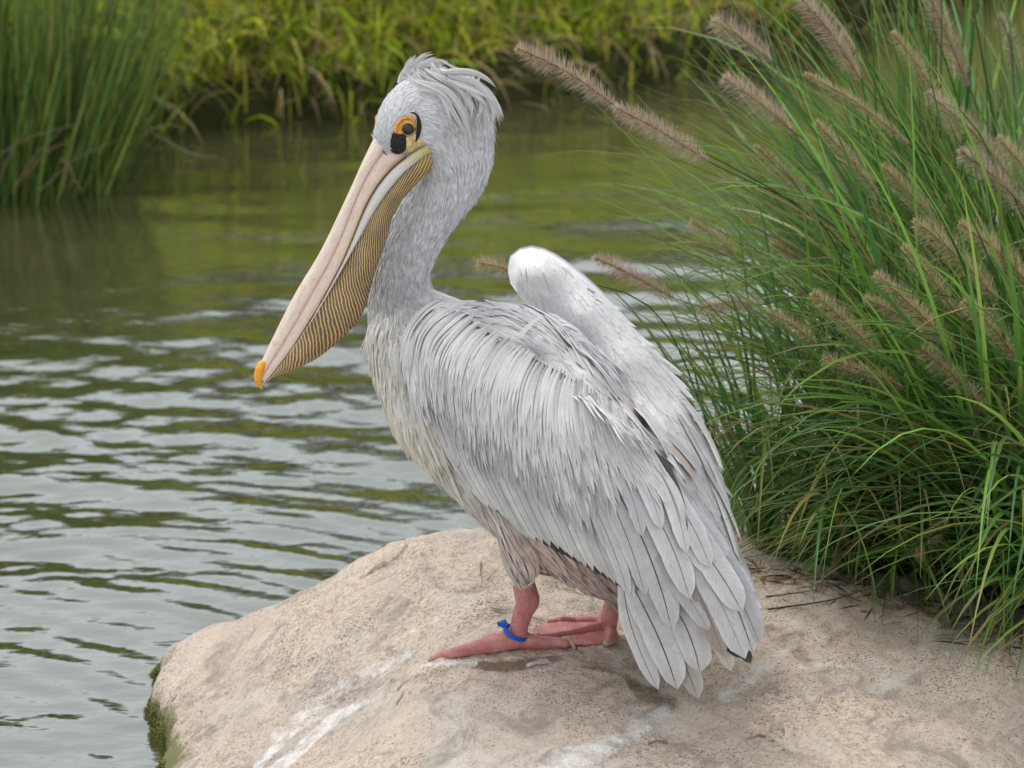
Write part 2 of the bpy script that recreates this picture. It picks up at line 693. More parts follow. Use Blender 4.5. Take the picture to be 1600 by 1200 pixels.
# ------------------------------------------------------------------ boulder
RC = []
for px, py, Y in ((790, 1028, 4.70), (670, 1036, 4.72), (900, 1014, 4.72), (950, 1002, 4.79), (720, 832, 5.22), (640, 845, 5.22),
                  (560, 875, 5.25), (450, 935, 5.30), (330, 980, 5.38), (240, 1028, 5.44), (240, 1190, 5.08), (235, 1100, 5.25),
                  (400, 1080, 5.05), (500, 1150, 4.80), (600, 1100, 4.75), (560, 1000, 4.98), (800, 1190, 4.42), (1000, 1150, 4.50),
                  (1060, 1105, 4.59), (1200, 1000, 4.80), (1400, 1000, 4.80), (1400, 1180, 4.45), (1590, 1100, 4.60), (1590, 1000, 4.75),
                  (1200, 893, 5.15), (1400, 915, 5.05), (1580, 985, 4.85), (700, 930, 5.0), (850, 900, 5.05)):
    RC.append(PY(px, py, Y))
RC += [np.array(q) for q in ((-.08, 5.46, .22), (-.06, 5.62, .0), (-.25, 5.5, .08), (-.42, 5.56, 0.0), (.25, 5.5, .26), (.6, 5.4, .24), (.9, 5.1, .26),
                             (.3, 5.8, .2), (1.2, 4.7, .25), (1.2, 4.0, .15), (.5, 3.8, .12), (-.1, 3.9, .1), (-.4, 4.2, .06), (-.62, 4.7, .0), (1.6, 5, .2))]
RC = np.array(RC)
rock_tps = TPS(RC[:, :2], RC[:, 2], 5e-5)
edge_pts = np.array([PZ(px, py, 0.0)[:2] for px, py in ((262, 1300), (236, 1215), (246, 1170), (228, 1125), (238, 1085), (224, 1048), (236, 1022), (330, 975))])


def rock_height(x, y, want_crack=False):
    z = rock_tps(x, y)
    # left water's edge, from the traced outline (x as a function of y)
    o = np.argsort(edge_pts[:, 1])
    ex = np.interp(y, edge_pts[o, 1], edge_pts[o, 0])
    d = x - ex + 0.026 + 0.040 * fbm(x * 14, y * 14, 5, 31, .6)
    low = smoothstep(-0.004, 0.055, d)
    z = -0.35 + (z + 0.35) * low ** 0.55
    n = 0.013 * fbm(x * 4.5, y * 4.5, 4, 2) + 0.008 * fbm(x * 16, y * 16, 4, 8) + 0.0042 * fbm(x * 60, y * 60, 3, 12)
    # a few ledges and cracks running down to the left
    q = (y - 0.55 * x) * 5 + 1.3 * fbm(x * 2.2, y * 2.2, 3, 40)
    crack = np.exp(-((q - np.round(q)) / 0.03) ** 2) * smoothstep(0.05, 0.35, fbm(x * 3 + 5, y * 3, 3, 44))
    if want_crack:
        return crack
    return z + n - 0.014 * crack


def build_rock():
    xs, ys = np.arange(-0.80, 1.55, 0.0068), np.arange(3.75, 5.9, 0.0075)
    X, Yg = np.meshgrid(xs, ys, indexing='ij')
    Z = rock_height(X, Yg)
    V = np.stack([X, Yg, Z], -1).reshape(-1, 3)
    px, py = project(V)
    col = np.zeros((len(V), 4))
    col[:, 3] = 1

    def streak(pts, w, soft=1.0):
        p = crom(pts, 40)
        w = np.interp(np.linspace(0, 1, 40), np.linspace(0, 1, len(w)), w)
        best = np.zeros(len(V))
        idx = np.where((px > p[:, 0].min() - 60) & (px < p[:, 0].max() + 60) & (py > p[:, 1].min() - 60) & (py < p[:, 1].max() + 60))[0]
        for a, ww in zip(p, w):
            d = np.hypot(px[idx] - a[0], py[idx] - a[1])
            best[idx] = np.maximum(best[idx], 1 - smoothstep(ww * 0.35, ww * (1 + 0.5 * soft), d))
        return best
    white = np.zeros(len(V))
    for pts, w, g in (([(585, 1090), (530, 1118), (480, 1160), (425, 1210)], (3, 9, 9, 12), 1.0), ([(500, 1120), (450, 1150), (400, 1200)], (2, 7, 8), .75),
                      ([(660, 1040), (700, 1036), (745, 1038)], (3, 6, 5), .8), ([(820, 1040), (850, 1033), (868, 1040)], (3, 5, 3), .7),
                      ([(640, 1020), (560, 1060), (480, 1110), (430, 1150)], (10, 16, 16, 12), .42), ([(960, 1160), (900, 1185), (830, 1230)], (20, 30, 30), .5),
                      ([(1040, 1110), (980, 1150)], (14, 22), .45), ([(1240, 1010), (1180, 1050), (1130, 1090)], (8, 18, 16), .45),
                      ([(600, 1010), (700, 955), (690, 940)], (6, 8, 5), .35), ([(1250, 1040), (1310, 1040)], (7, 9), .4), ([(1480, 1015), (1478, 1030)], (4, 3), .5)):
        white = np.maximum(white, g * streak(pts, w))
    brown_marks = np.zeros(len(V))
    for pts, w, g in (([(985, 1068), (1010, 1085), (1050, 1098)], (10, 20, 12), .62), ([(1000, 1125), (1050, 1100)], (12, 14), .5), ([(715, 1037), (790, 1042), (870, 1030)], (5, 13, 8), .72),
                      ([(880, 1030), (940, 1040), (985, 1055)], (6, 9, 8), .38), ([(1085, 1075), (1160, 1060), (1200, 1020)], (6, 10, 10), .35),
                      ([(600, 1100), (625, 1070), (700, 1050)], (4, 10, 6), .4), ([(640, 855), (610, 875), (560, 905)], (5, 6, 4), .35)):
        brown_marks = np.maximum(brown_marks, g * streak(pts, w))
    z = V[:, 2]
    alg = (1 - smoothstep(0.02, 0.085, z + 0.02 * fbm(V[:, 0] * 30, V[:, 1] * 30, 3, 77))) * 0.95
    for pts, w, g in (([(640, 845), (618, 872), (560, 905)], (3, 4, 3), .7), ([(470, 965), (540, 950), (560, 935)], (3, 4, 2), .55), ([(560, 1085), (600, 1066), (700, 1048)], (3, 5, 3), .6),
                      ([(640, 1085), (720, 1078), (800, 1072)], (2, 4, 3), .5), ([(900, 1040), (960, 1050), (990, 1062)], (4, 6, 5), .6), ([(1185, 1150), (1205, 1158), (1225, 1172)], (1.5, 2.5, 2), .9),
                      ([(1150, 1160), (1200, 1145)], (1.5, 2), .7), ([(620, 1100), (628, 1085), (622, 1070)], (2, 3, 2), .8), ([(1380, 945), (1450, 950), (1500, 990)], (12, 16, 10), .45), ([(1200, 985), (1230, 1000), (1260, 1030)], (14, 18, 12), .5),
                      ([(840, 1085), (900, 1092), (960, 1085)], (12, 16, 10), .42), ([(330, 1090), (400, 1070), (470, 1030)], (10, 14, 10), .42), ([(300, 1150), (350, 1120)], (12, 10), .5)):
        brown_marks = np.maximum(brown_marks, g * streak(pts, w) / 1.2)  # crack lines and broad dark patches, painted brown
    brown_marks = np.maximum(brown_marks, .62 * rock_height(V[:, 0], V[:, 1], True))  # brown colour also laid along the recessed cracks
    white, brown_marks = np.minimum(white * 1.2, .62), np.clip(brown_marks * 1.2, 0, 1)
    col[:, 0], col[:, 1], col[:, 2] = white, brown_marks, alg
    mb = MB()
    mb.add(V, grid_faces(len(xs), len(ys)), None, col)
    o = mb.build('granite_boulder', M_ROCK)
    tag(o, 'big rounded pinkish tan granite boulder under the pelican, streaked with white droppings', 'boulder')
    return o


boulder = build_rock()
rock_bvh = bvh_of(boulder.data)


def rock_pt(px, py, up=0.0):
    h, _ = hit(rock_bvh, px, py)
    return h + np.array([0, 0, up])


# moss and algae tufts at the boulder's waterline
def strip(mb, pts, widths, side, col, uvv=True, camber=0.0, nrm=None):
    """ribbon of 2 (or 3 with camber) verts across"""
    n = len(pts)
    w = np.asarray(widths)[:, None]
    if camber:
        v = np.stack([pts - side * w, pts + nrm * (camber * w), pts + side * w], 1).reshape(-1, 3)
        k = 3
    else:
        v = np.stack([pts - side * w, pts + side * w], 1).reshape(-1, 3)
        k = 2
    uv = np.stack(np.meshgrid(np.linspace(0, 1, n), np.linspace(-1, 1, k), indexing='ij'), -1)[..., ::-1].reshape(-1, 2)
    mb.add(v, grid_faces(n, k), uv, col)


def build_moss():
    mb = MB()
    for k in range(5200):
        py = rng.uniform(1035, 1210)
        px = rng.uniform(212, 258)
        h, n = hit(rock_bvh, px, py)
        if h is None or h[2] < -0.01 or h[2] > 0.042 - 0.03 * rng.random():
            continue
        d = norm(n * 0.8 + rng.normal(0, 0.5, 3))
        L = rng.uniform(0.002, 0.007)
        s = norm(np.cross(d, rng.normal(size=3)))
        g = rng.uniform(0.5, 1.2)
        strip(mb, np.stack([h, h + d * L * 0.6, h + d * L + np.array([0, 0, -0.002])]), [0.0011, 0.001, 0.0003], s,
              (0.20 * g, 0.21 * g, 0.06 * g, 1))
    o = mb.build('moss', M_BANKBLADE, boulder)
    tag(o, None, None, None, 'stuff')


build_moss()

# ------------------------------------------------------------------ soil under the fountain grass
def build_ground():
    xs, ys = np.linspace(0.12, 4.5, 120), np.linspace(4.2, 7.4, 110)
    X, Y = np.meshgrid(xs, ys, indexing='ij')
    shore = smoothstep(0.0, 0.35, (X - 0.26 - 0.03 * fbm(X * 5, Y * 5, 3, 3)) - 0.28 * np.clip(Y - 5.9, 0, 9)) * (1 - smoothstep(6.0, 6.7, Y + 0.1 * fbm(X * 3, Y * 3, 3, 4)))
    front = smoothstep(5.0, 5.25, Y + 0.25 * np.clip(X - 0.8, 0, 5))
    Z = -0.5 + shore * 0.74 * (0.55 + 0.45 * front) + 0.02 * fbm(X * 9, Y * 9, 4, 6)
    mb = MB()
    mb.add(np.stack([X, Y, Z], -1).reshape(-1, 3), grid_faces(len(xs), len(ys)))
    tag(mb.build('ground', M_SOIL), 'brown littered soil behind the boulder', None, None, 'structure')


build_ground()

# ------------------------------------------------------------------ far bank
SHORE = np.array([PZ(px, py, 0.0)[:2] for px, py in ((-900, 330), (-300, 300), (0, 270), (130, 240), (240, 212), (400, 196), (580, 186), (700, 172),
                                                     (870, 152), (1050, 128), (1230, 92), (1420, 20), (1800, -120))])


def shore_y(x):
    return np.interp(x, SHORE[:, 0], SHORE[:, 1]) + 0.05 * fbm(x * 3.0, x * 0 + 2.2, 3, 15)


def bank_z(x, y):
    d = y - shore_y(x)
    z = -0.4 + 0.50 * smoothstep(-0.06, 0.10, d) + 0.30 * np.clip(d, 0, 5.5)
    return z + (0.06 * fbm(x * 2.2, y * 2.2, 4, 21)) * smoothstep(0, 0.4, d)


def build_bank():
    xs = np.concatenate([np.linspace(-14, -2.6, 30)[:-1], np.linspace(-2.6, 3.2, 150), np.linspace(3.2, 14, 30)[1:]])
    D = np.concatenate([np.linspace(-0.3, 3.0, 70), np.linspace(3.0, 45, 40)[1:]])
    X, Dd = np.meshgrid(xs, D, indexing='ij')
    Y = shore_y(X) + Dd
    mb = MB()
    mb.add(np.stack([X, Y, bank_z(X, Y)], -1).reshape(-1, 3), grid_faces(len(xs), len(D)))
    tag(mb.build('bank', M_BANK), 'grassy far bank of the pond', None, None, 'structure')


build_bank()


def blades(n, base, d0, length, width, droop, col, seg=4, r=None, tipcol=None, twist=0.5, gravity=(0, 0, -1), fold=0.0):
    """vectorised arching blades. base (n,3), d0 (n,3) unit, arrays length,width,droop (n,), col (n,3)"""
    r = r or rng
    P = [base]
    d = d0.copy()
    ds = (length / seg)[:, None]
    G = np.array(gravity, float)
    for k in range(seg):
        d = norm(d + G * (droop * (0.4 + 1.2 * k / seg) / seg)[:, None])
        P.append(P[-1] + d * ds)
    P = np.stack(P, 1)                                            # n, seg+1, 3
    T = norm(np.gradient(P, axis=1))
    hor = norm(np.cross(T, np.array([0, 0, 1.0]) + 1e-3))
    nb = np.cross(hor, T)
    ang = r.normal(0, twist, n)[:, None, None] + np.linspace(0, 1, seg + 1)[None, :, None] * r.normal(0, twist, n)[:, None, None]
    side = np.cos(ang) * hor + np.sin(ang) * nb
    t = np.linspace(0, 1, seg + 1)
    prof = np.minimum(1, 0.55 + 1.6 * t) * np.clip(1 - t ** 3.0, 0.02, 1)
    W = width[:, None, None] * prof[None, :, None] * 0.5
    k = 3 if fold else 2
    if fold:
        keel = np.cross(T, side)
        keel *= np.where(keel[..., 2:] > 0, -1, 1)
        V = np.stack([P - side * W, P + keel * W * fold, P + side * W], 2).reshape(n, -1, 3)
    else:
        V = np.stack([P - side * W, P + side * W], 2).reshape(n, -1, 3)
    f1 = grid_faces(seg + 1, k)
    F = (f1[None] + (np.arange(n) * (seg + 1) * k)[:, None, None]).reshape(-1, 4)
    tc = col if tipcol is None else tipcol
    C = col[:, None, :] * (1 - t ** 4)[None, :, None] + tc[:, None, :] * (t ** 4)[None, :, None]
    C = np.repeat(C, k, axis=1)
    C = np.concatenate([C, np.ones(C.shape[:2] + (1,))], -1)
    UV = np.broadcast_to(np.stack(np.meshgrid(t, np.linspace(-1, 1, k), indexing='ij'), -1).reshape(-1, 2)[:, ::-1], (n, (seg + 1) * k, 2))
    return V.reshape(-1, 3), F, UV.reshape(-1, 2), C.reshape(-1, 4)


def palette(n, cols, w, jitter=0.25, r=None):
    r = r or rng
    i = r.choice(len(cols), n, p=np.array(w) / sum(w))
    c = np.array(cols)[i]
    return np.clip(c * (1 + r.normal(0, jitter, (n, 1))) * (1 + r.normal(0, 0.06, (n, 3))), 0.003, 0.9)


def build_bank_grass():
    r = np.random.default_rng(11)
    mb = MB()
    n = 95000
    x = r.uniform(-2.9, 3.0, n)
    d = r.uniform(0.0, 1.0, n) ** 1.15 * 2.5
    y = shore_y(x) + d
    tuft = fbm(x * 2.6, y * 2.6, 3, 50)
    keep = r.random(n) < np.clip(0.70 + 1.1 * tuft, 0.2, 1) * (.30 + .70 * smoothstep(.02, .16, d + .10 * fbm(x * 7, y * 0, 3, 91)))
    x, y, d, tuft = x[keep], y[keep], d[keep], tuft[keep]
    n = len(x)
    base = np.stack([x, y, bank_z(x, y) - 0.01], 1)
    patch = fbm(x * 1.3 + 3, y * 1.3, 3, 60)
    L = (0.13 + 0.17 * r.random(n)) * (1 + 0.9 * np.clip(tuft, 0, 1)) * (0.75 + 0.4 * smoothstep(0, 0.5, d))
    d0 = norm(np.stack([r.normal(0, 0.5, n), r.normal(-0.22, 0.4, n), np.ones(n)], 1))
    green = palette(n, [(0.38, 0.50, 0.03), (0.20, 0.34, 0.03), (0.62, 0.64, 0.06), (0.64, 0.56, 0.12)], (4, 3, 3, 1), 0.3, r)
    tan = palette(n, [(0.42, 0.31, 0.15), (0.26, 0.18, 0.09), (0.10, 0.075, 0.035)], (3, 2, 1), 0.3, r)
    isT = r.random(n) < np.clip(0.20 + 0.55 * patch, 0.03, 0.75) * (1.25 - 0.5 * smoothstep(0, 0.9, d))
    col = np.where(isT[:, None], tan, green)
    mb.add(*blades(n, base, d0, L, r.uniform(0.004, 0.009, n), r.uniform(0.4, 2.6, n), col, 4, r))
    # longer flopped dead stems along the lip
    m = 1700
    x = r.uniform(-2.7, 2.6, m)
    y = shore_y(x) + r.uniform(0.0, 0.6, m)
    base = np.stack([x, y, bank_z(x, y) + 0.02], 1)
    d0 = norm(np.stack([r.normal(0, 0.9, m), r.normal(-0.5, 0.4, m), r.uniform(0.1, 0.9, m)], 1))
    mb.add(*blades(m, base, d0, r.uniform(0.15, 0.38, m), r.uniform(0.004, 0.008, m), r.uniform(0.8, 2.4, m),
                   palette(m, [(0.42, 0.32, 0.17), (0.22, 0.15, 0.08)], (2, 1), 0.3, r), 4, r))
    # the bank's upper slope, outside the picture but mirrored in the pond
    m = 9000
    x = r.uniform(-9, 9, m)
    y = shore_y(x) + 2.4 + r.uniform(0, 5, m)
    base = np.stack([x, y, bank_z(x, y)], 1)
    d0 = norm(np.stack([r.normal(0, 0.4, m), r.normal(-0.1, 0.4, m), np.ones(m)], 1))
    mb.add(*blades(m, base, d0, r.uniform(0.25, 0.6, m), r.uniform(0.02, 0.035, m), r.uniform(0.4, 1.6, m),
                   palette(m, [(0.05, 0.07, 0.012), (0.085, 0.095, 0.018)], (2, 1), 0.3, r), 3, r))
    tag(mb.build('bank_grass', M_BANKBLADE), 'yellow green and dry tan grass covering the far bank', 'grass', None, 'stuff')


build_bank_grass()


def build_shrubbery():
    r = np.random.default_rng(12)
    n = 16000
    k = r.integers(0, 26, n)
    cx = np.linspace(-10, 10, 26)[k] + r.normal(0, 0.5, n) * 0
    cy = shore_y(cx) + 4.6 + np.sin(k * 2.3) * 0.5
    v = norm(r.normal(size=(n, 3))) * (r.random((n, 1)) ** 0.4) * np.array([0.75, 0.6, 0.75 + 0.0])
    hgt = (0.75 + 0.35 * np.sin(k * 1.7))
    base = np.stack([cx + v[:, 0], cy + v[:, 1], bank_z(cx, cy) + hgt * (0.8 + v[:, 2])], 1)
    d0 = norm(r.normal(size=(n, 3)) + np.array([0, -0.3, 0.4]))
    mb = MB()
    mb.add(*blades(n, base, d0, r.uniform(0.09, 0.16, n), r.uniform(0.05, 0.09, n), r.uniform(0, 1, n),
                   palette(n, [(0.035, 0.06, 0.012), (0.05, 0.085, 0.015)], (1, 1), 0.3, r), 2, r))
    tag(mb.build('shrubbery', M_BANKBLADE), 'dark green shrubs along the top of the far bank', 'shrubs', None, 'stuff')


build_shrubbery()


def build_rushes():
    r = np.random.default_rng(13)
    root = empty('rush_clump', 'tall dark green rush clump standing in the water in the upper left corner', 'rushes')
    c = PZ(70, 300, 0.0)
    root.location = c
    n = 1250
    a = r.uniform(0, 2 * np.pi, n)
    q = np.sqrt(r.random(n))
    off = np.stack([np.cos(a) * q * 0.30 - 0.10, np.sin(a) * q * 0.26 + 0.1], 1)
    base = np.stack([off[:, 0], off[:, 1], np.full(n, -0.05)], 1)
    d0 = norm(np.stack([off[:, 0] * 1.1 + r.normal(0.13, 0.17, n), r.normal(0, 0.10, n) + off[:, 1] * 0.4, np.ones(n)], 1))
    col = palette(n, [(0.12, 0.21, 0.045), (0.18, 0.27, 0.05), (0.05, 0.10, 0.03), (0.34, 0.38, 0.09)], (4, 3, 2, 2), 0.3, r)
    tip = palette(n, [(0.05, 0.10, 0.03), (0.16, 0.14, 0.05)], (3, 1), 0.2, r)
    mb = MB()
    mb.add(*blades(n, base, d0, r.uniform(0.40, 0.9, n), r.uniform(0.005, 0.009, n), np.abs(r.normal(0.1, 0.16, n)), col, 5, r, tip))
    o = mb.build('rush_stems', M_BANKBLADE, root)
    tag(o, None, None, None, 'stuff')
    # dead brown stems leaning through the clump, each one a part
    stems = [((-30, 260), (125, 193)), ((40, 278), (105, 222)), ((20, 300), (95, 205)), ((60, 300), (180, 220)), ((110, 290), (128, 300)), ((-10, 300), (50, 190)),
             ((150, 160), (165, 215)), ((30, 290), (75, 288)), ((95, 250), (118, 285)), ((85, 175), (95, 60))]
    for (a0, b0) in stems[:6] + stems[8:9]:
        m1 = MB()
        p0, p1 = PY(*a0, c[1] - 0.24), PY(*b0, c[1] - 0.30)
        pts = crom([p0, (p0 + p1) / 2 + np.array([0, 0, 0.02]), p1], 9) - c
        tube(m1, pts, np.linspace(0.0036, 0.0016, 9), 6, (0.20 + r.uniform(-.04, .04), 0.145, 0.075, 1))
        m1.build('dead_stem', M_BANKBLADE, root)
    return root


build_rushes()


def build_stalk():
    p = [PY(x, y, 9.35) for x, y in ((232, 205), (262, 222), (290, 238), (318, 245), (338, 244))]
    p = crom(np.array(p), 16)
    p[:, 2] = np.maximum(p[:, 2], 0.004)
    mb = MB()
    tube(mb, p, np.interp(np.linspace(0, 1, 16), [0, .5, 1], [0.003, 0.006, 0.003]), 8, (0.20, 0.20, 0.09, 1))
    tag(mb.build('bent_reed', M_BANKBLADE), 'single pale reed stalk bent down to the water beside the rush clump', 'reed')


build_stalk()


# ------------------------------------------------------------------ pelican
pelican = empty('pelican', 'pale grey pelican with yellow striped throat pouch standing on the boulder by the pond', 'bird')
FW2 = np.array([-math.cos(YAW), math.sin(YAW), 0])
PXM = 4.97 / FPX                                             # metres per photo pixel at the bird


def ell(c, r, rl, lat=LAT, fw=FW2):
    return c, np.array([fw * r, np.array([0, 0, 1.0]) * r, lat * rl])


def chain(rows, n):
    """rows: px, py, Y, r_px, lateral factor -> n interpolated ellipsoids"""
    q = crom(np.array(rows, float), n)
    return [ell(PY(a[0], a[1], a[2]), a[3] * PXM, a[3] * PXM * a[4]) for a in q]


def tor(px, py, s, r, f):
    return (px, py, PS(px, py, s)[1], r, f)


M_BODY = mat_plain('body_skin', (0.56, 0.555, 0.57), 0.8, 0.1, 0.12, 60)
blobs = []
blobs += chain([tor(985, 905, 0, 38, 1.2), tor(930, 842, 0, 78, 1.2), tor(870, 762, 0, 108, 1.15), tor(800, 680, 0, 124, 1.05),
                tor(730, 612, 0, 120, 1.0), tor(680, 560, 0, 100, .95), tor(648, 520, 0, 76, .9)], 34)
blobs += chain([tor(700, 545, .02, 78, 1), tor(760, 565, .03, 90, 1), tor(830, 595, .03, 108, 1), tor(900, 680, .02, 100, 1)], 14)
blobs += chain([tor(830, 790, -.06, 62, .9), tor(822, 845, -.075, 40, .9), tor(819, 880, -.08, 25, 1), tor(818, 893, -.08, 19, 1)], 12)
blobs += chain([tor(930, 850, .07, 52, .9), tor(955, 900, .08, 32, 1), tor(964, 925, .08, 20, 1)], 10)
blobs += chain([tor(640, 515, 0, 64, .9), (629, 470, 4.862, 52, .9), (627, 430, 4.855, 45, .9), (638, 392, 4.852, 43, .88), (657, 352, 4.848, 44, .85),
                (682, 312, 4.842, 46, .82), (706, 277, 4.837, 49, .78), (721, 242, 4.832, 50, .76), (722, 205, 4.828, 50, .76)], 36)
blobs += chain([(722, 205, 4.828, 50, .76), (700, 172, 4.822, 55, .74), (662, 168, 4.815, 54, .74), (636, 190, 4.810, 50, .74), (614, 214, 4.805, 33, .8)], 16)
blobs += chain([(640, 200, 4.81, 46, .76), (668, 220, 4.815, 40, .74), (690, 240, 4.82, 42, .76)], 8)
body = remeshed('body', blobs, 0.0062, 6, M_BODY, pelican)
body_bvh = bvh_of(body.data)
bv, bt = mesh_np(body.data)

# --- plumage of hair-like feathers -----------------------------------------
DIRS = np.array([
    (590, 215, .35, -.93), (600, 180, .45, -.9), (630, 140, .8, -.6), (660, 128, 1, .0), (640, 165, .75, -.65), (680, 170, .8, .6), (680, 205, .9, .5),
    (720, 150, .8, .6), (760, 170, .35, .95), (770, 220, -.05, 1), (720, 230, .35, .95), (690, 250, .5, .85), (700, 280, .1, 1), (755, 280, -.4, .92), (735, 315, -.55, .84),
    (660, 320, -.45, .9), (690, 360, -.45, .9), (620, 380, -.3, .95), (650, 400, -.15, 1), (600, 440, .0, 1), (640, 440, .15, 1), (660, 440, .5, .86),
    (690, 468, .9, -.25), (720, 470, .95, -.1), (585, 500, .0, 1), (620, 500, .25, .97), (650, 480, .5, .86), (590, 560, .08, 1), (620, 600, .22, .97), (640, 560, .3, .95), (620, 650, .35, .94),
    (660, 680, .45, .9), (700, 760, .55, .83), (740, 820, .62, .78), (790, 870, .5, .86), (780, 800, .6, .8), (825, 890, .1, 1), (840, 850, .4, .92), (880, 860, .6, .8), (900, 890, .75, .66), (950, 925, .7, .7),
    (800, 500, .8, .5), (900, 600, .6, .8), (1000, 750, .5, .86)], float)
dir_tps = TPS(DIRS[:, :2] / 400, DIRS[:, 2:], 2e-2)
FACE = [(602, 240), (611, 222), (615, 194), (628, 181), (646, 177), (655, 188), (654, 212), (662, 221), (671, 236), (664, 252), (640, 254), (612, 248)]
WING_IN = [(668, 520), (700, 495), (760, 535), (830, 575), (900, 610), (960, 655), (1020, 720), (1060, 800), (1010, 920), (950, 890), (880, 838), (800, 800), (735, 730), (700, 670), (672, 590)]


def sample_tris(v, t, n, r):
    a, b, c = v[t[:, 0]], v[t[:, 1]], v[t[:, 2]]
    cr = np.cross(b - a, c - a)
    ar = np.linalg.norm(cr, axis=1)
    i = r.choice(len(t), n, p=ar / ar.sum())
    u, w = r.random((2, n))
    k = u + w > 1
    u[k], w[k] = 1 - u[k], 1 - w[k]
    return a[i] + (b[i] - a[i]) * u[:, None] + (c[i] - a[i]) * w[:, None], norm(cr[i])


def hair_object(name, P, rad, col, mat, parent):
    """P (n,k,3), rad (n,k), col (n,4)"""
    n, k = P.shape[:2]
    h = bpy.data.hair_curves.new(name)
    h.add_curves([k] * n)
    h.attributes['position'].data.foreach_set('vector', P.astype(np.float32).ravel())
    ra = h.attributes.get('radius') or h.attributes.new('radius', 'FLOAT', 'POINT')
    ra.data.foreach_set('value', rad.astype(np.float32).ravel())
    ca = h.attributes.new('Col', 'FLOAT_COLOR', 'CURVE')
    ca.data.foreach_set('color', col.astype(np.float32).ravel())
    h.materials.append(mat)
    return link(name, h, parent)


def plumage():
    r = np.random.default_rng(21)
    roots, nrm = sample_tris(bv, bt, 80000, r)
    px, py = project(roots)
    face = (nrm @ FWD) < 0
    skip = in_poly(px, py, FACE) & face
    skip |= in_poly(px, py, WING_IN) & face
    skip |= in_poly(px, py, [(712, 482), (760, 478), (830, 484), (880, 512), (930, 570), (1000, 680), (1060, 800), (1020, 760), (900, 640), (760, 560)]) & face
    back = (~face) & (nrm @ FWD > 0.55)
    skip |= back & (r.random(len(px)) < 0.75)
    skip |= (px > 1000)
    # neck and head are densest
    neck = py < 480
    dens = np.where(neck, 1.0, np.where(px < 700, .42, .30)) * np.where((py < 250), 1.0, 0.8)
    skip |= r.random(len(px)) > dens
    roots, nrm, px, py = roots[~skip], nrm[~skip], px[~skip], py[~skip]
    n = len(px)
    d2 = norm(dir_tps(px / 400, py / 400)) + r.normal(0, 0.10, (n, 2))
    d3 = d2[:, :1] * RGT + (-d2[:, 1:]) * UPV
    d3 = norm(d3 - (d3 * nrm).sum(1, keepdims=True) * nrm)
    # length by region
    reg = TPS(np.array([(600, 180), (640, 150), (700, 200), (690, 250), (740, 280), (660, 350), (620, 430), (600, 520), (620, 620), (690, 730), (760, 840), (820, 890), (900, 890), (680, 465), (850, 560)]) / 400.0,
              [.0075, .0085, .013, .015, .019, .018, .019, .030, .046, .050, .040, .017, .026, .024, .03], 1e-3)
    L = np.clip(reg(px / 400, py / 400), .007, .055) * r.uniform(0.75, 1.25, n)
    m = 6
    ln = L[:, None] * r.uniform(0.8, 1.08, (n, m))
    tang2 = np.cross(nrm, d3)
    rc = np.clip(L * 0.085, 0.0009, 0.0035)
    ox, oy = r.normal(0, 1, (2, n, m))
    root = roots[:, None] + (ox * rc[:, None])[..., None] * tang2[:, None] + (oy * rc[:, None])[..., None] * d3[:, None] - 0.001 * nrm[:, None]
    tl = r.uniform(0.15, 0.30, n)
    t = np.array([0, .25, .5, .75, 1.0])
    conv = (1 - 0.75 * t ** 1.1)
    ctr = roots[:, None, None] + (ln[..., None] * t)[..., None] * d3[:, None, None] + ((tl * L)[:, None, None] * (1.5 * t - 0.9 * t * t))[..., None] * nrm[:, None, None]
    # slight fall of the tips
    ctr = ctr + (L[:, None, None] * 0.10 * t ** 2)[..., None] * np.array([0, 0, -1.0])
    P = ctr + (root - roots[:, None])[:, :, None] * conv[None, None, :, None]
    w = np.clip(0.00026 + L * 0.008, 0.0003, 0.00058)
    rad = w[:, None, None] * np.array([0.9, 1.0, 0.9, 0.65, 0.12]) * r.uniform(0.8, 1.2, (n, m, 1))
    # colour by region of the bird: white crown, grey neck, cream breast, pinkish flank
    RC_ = [(600, 190, .68, .70, .73), (650, 150, .70, .71, .74), (680, 210, .70, .71, .74), (740, 200, .62, .62, .65), (740, 290, .68, .68, .71), (665, 300, .60, .60, .63), (700, 330, .66, .66, .69),
           (660, 400, .59, .59, .61), (600, 400, .54, .54, .56), (625, 470, .54, .53, .55), (670, 470, .62, .61, .63), (580, 500, .73, .71, .68), (600, 580, .72, .685, .60), (640, 660, .72, .68, .585), (620, 560, .62, .60, .57),
           (665, 600, .66, .65, .63), (700, 740, .66, .64, .60), (760, 840, .62, .59, .55), (820, 890, .62, .565, .53), (790, 790, .52, .43, .40), (850, 850, .56, .44, .40), (900, 880, .56, .44, .40), (950, 920, .56, .45, .42), (850, 560, .66, .66, .70)]
    RC_ = np.array(RC_)
    ct = TPS(RC_[:, :2] / 400, RC_[:, 2:], 2e-2)
    C = np.clip(ct(px / 400, py / 400), 0.2, 0.82)
    C = C * np.clip(1 + r.normal(0, 0.095, (n, 1)), 0.7, 1.2)
    dark = r.random(n) < np.where((px > 640) & (py > 640), 0.10, 0.0)
    C[dark] *= 0.4
    C = np.repeat(C[:, None], m, 1) * (1 + r.normal(0, 0.05, (n, m, 1)))
    C = np.concatenate([np.clip(C, 0.01, 0.86), np.ones((n, m, 1))], -1)
    o = hair_object('plumage', P.reshape(n * m, 5, 3), rad.reshape(n * m, 5), C.reshape(-1, 4), M_HAIR, body)
    tag(o, None, None, None, 'stuff')


plumage()

# --- laid feathers -----------------------------------------------------------
W5 = np.array([-1, -.5, 0, .5, 1.0])


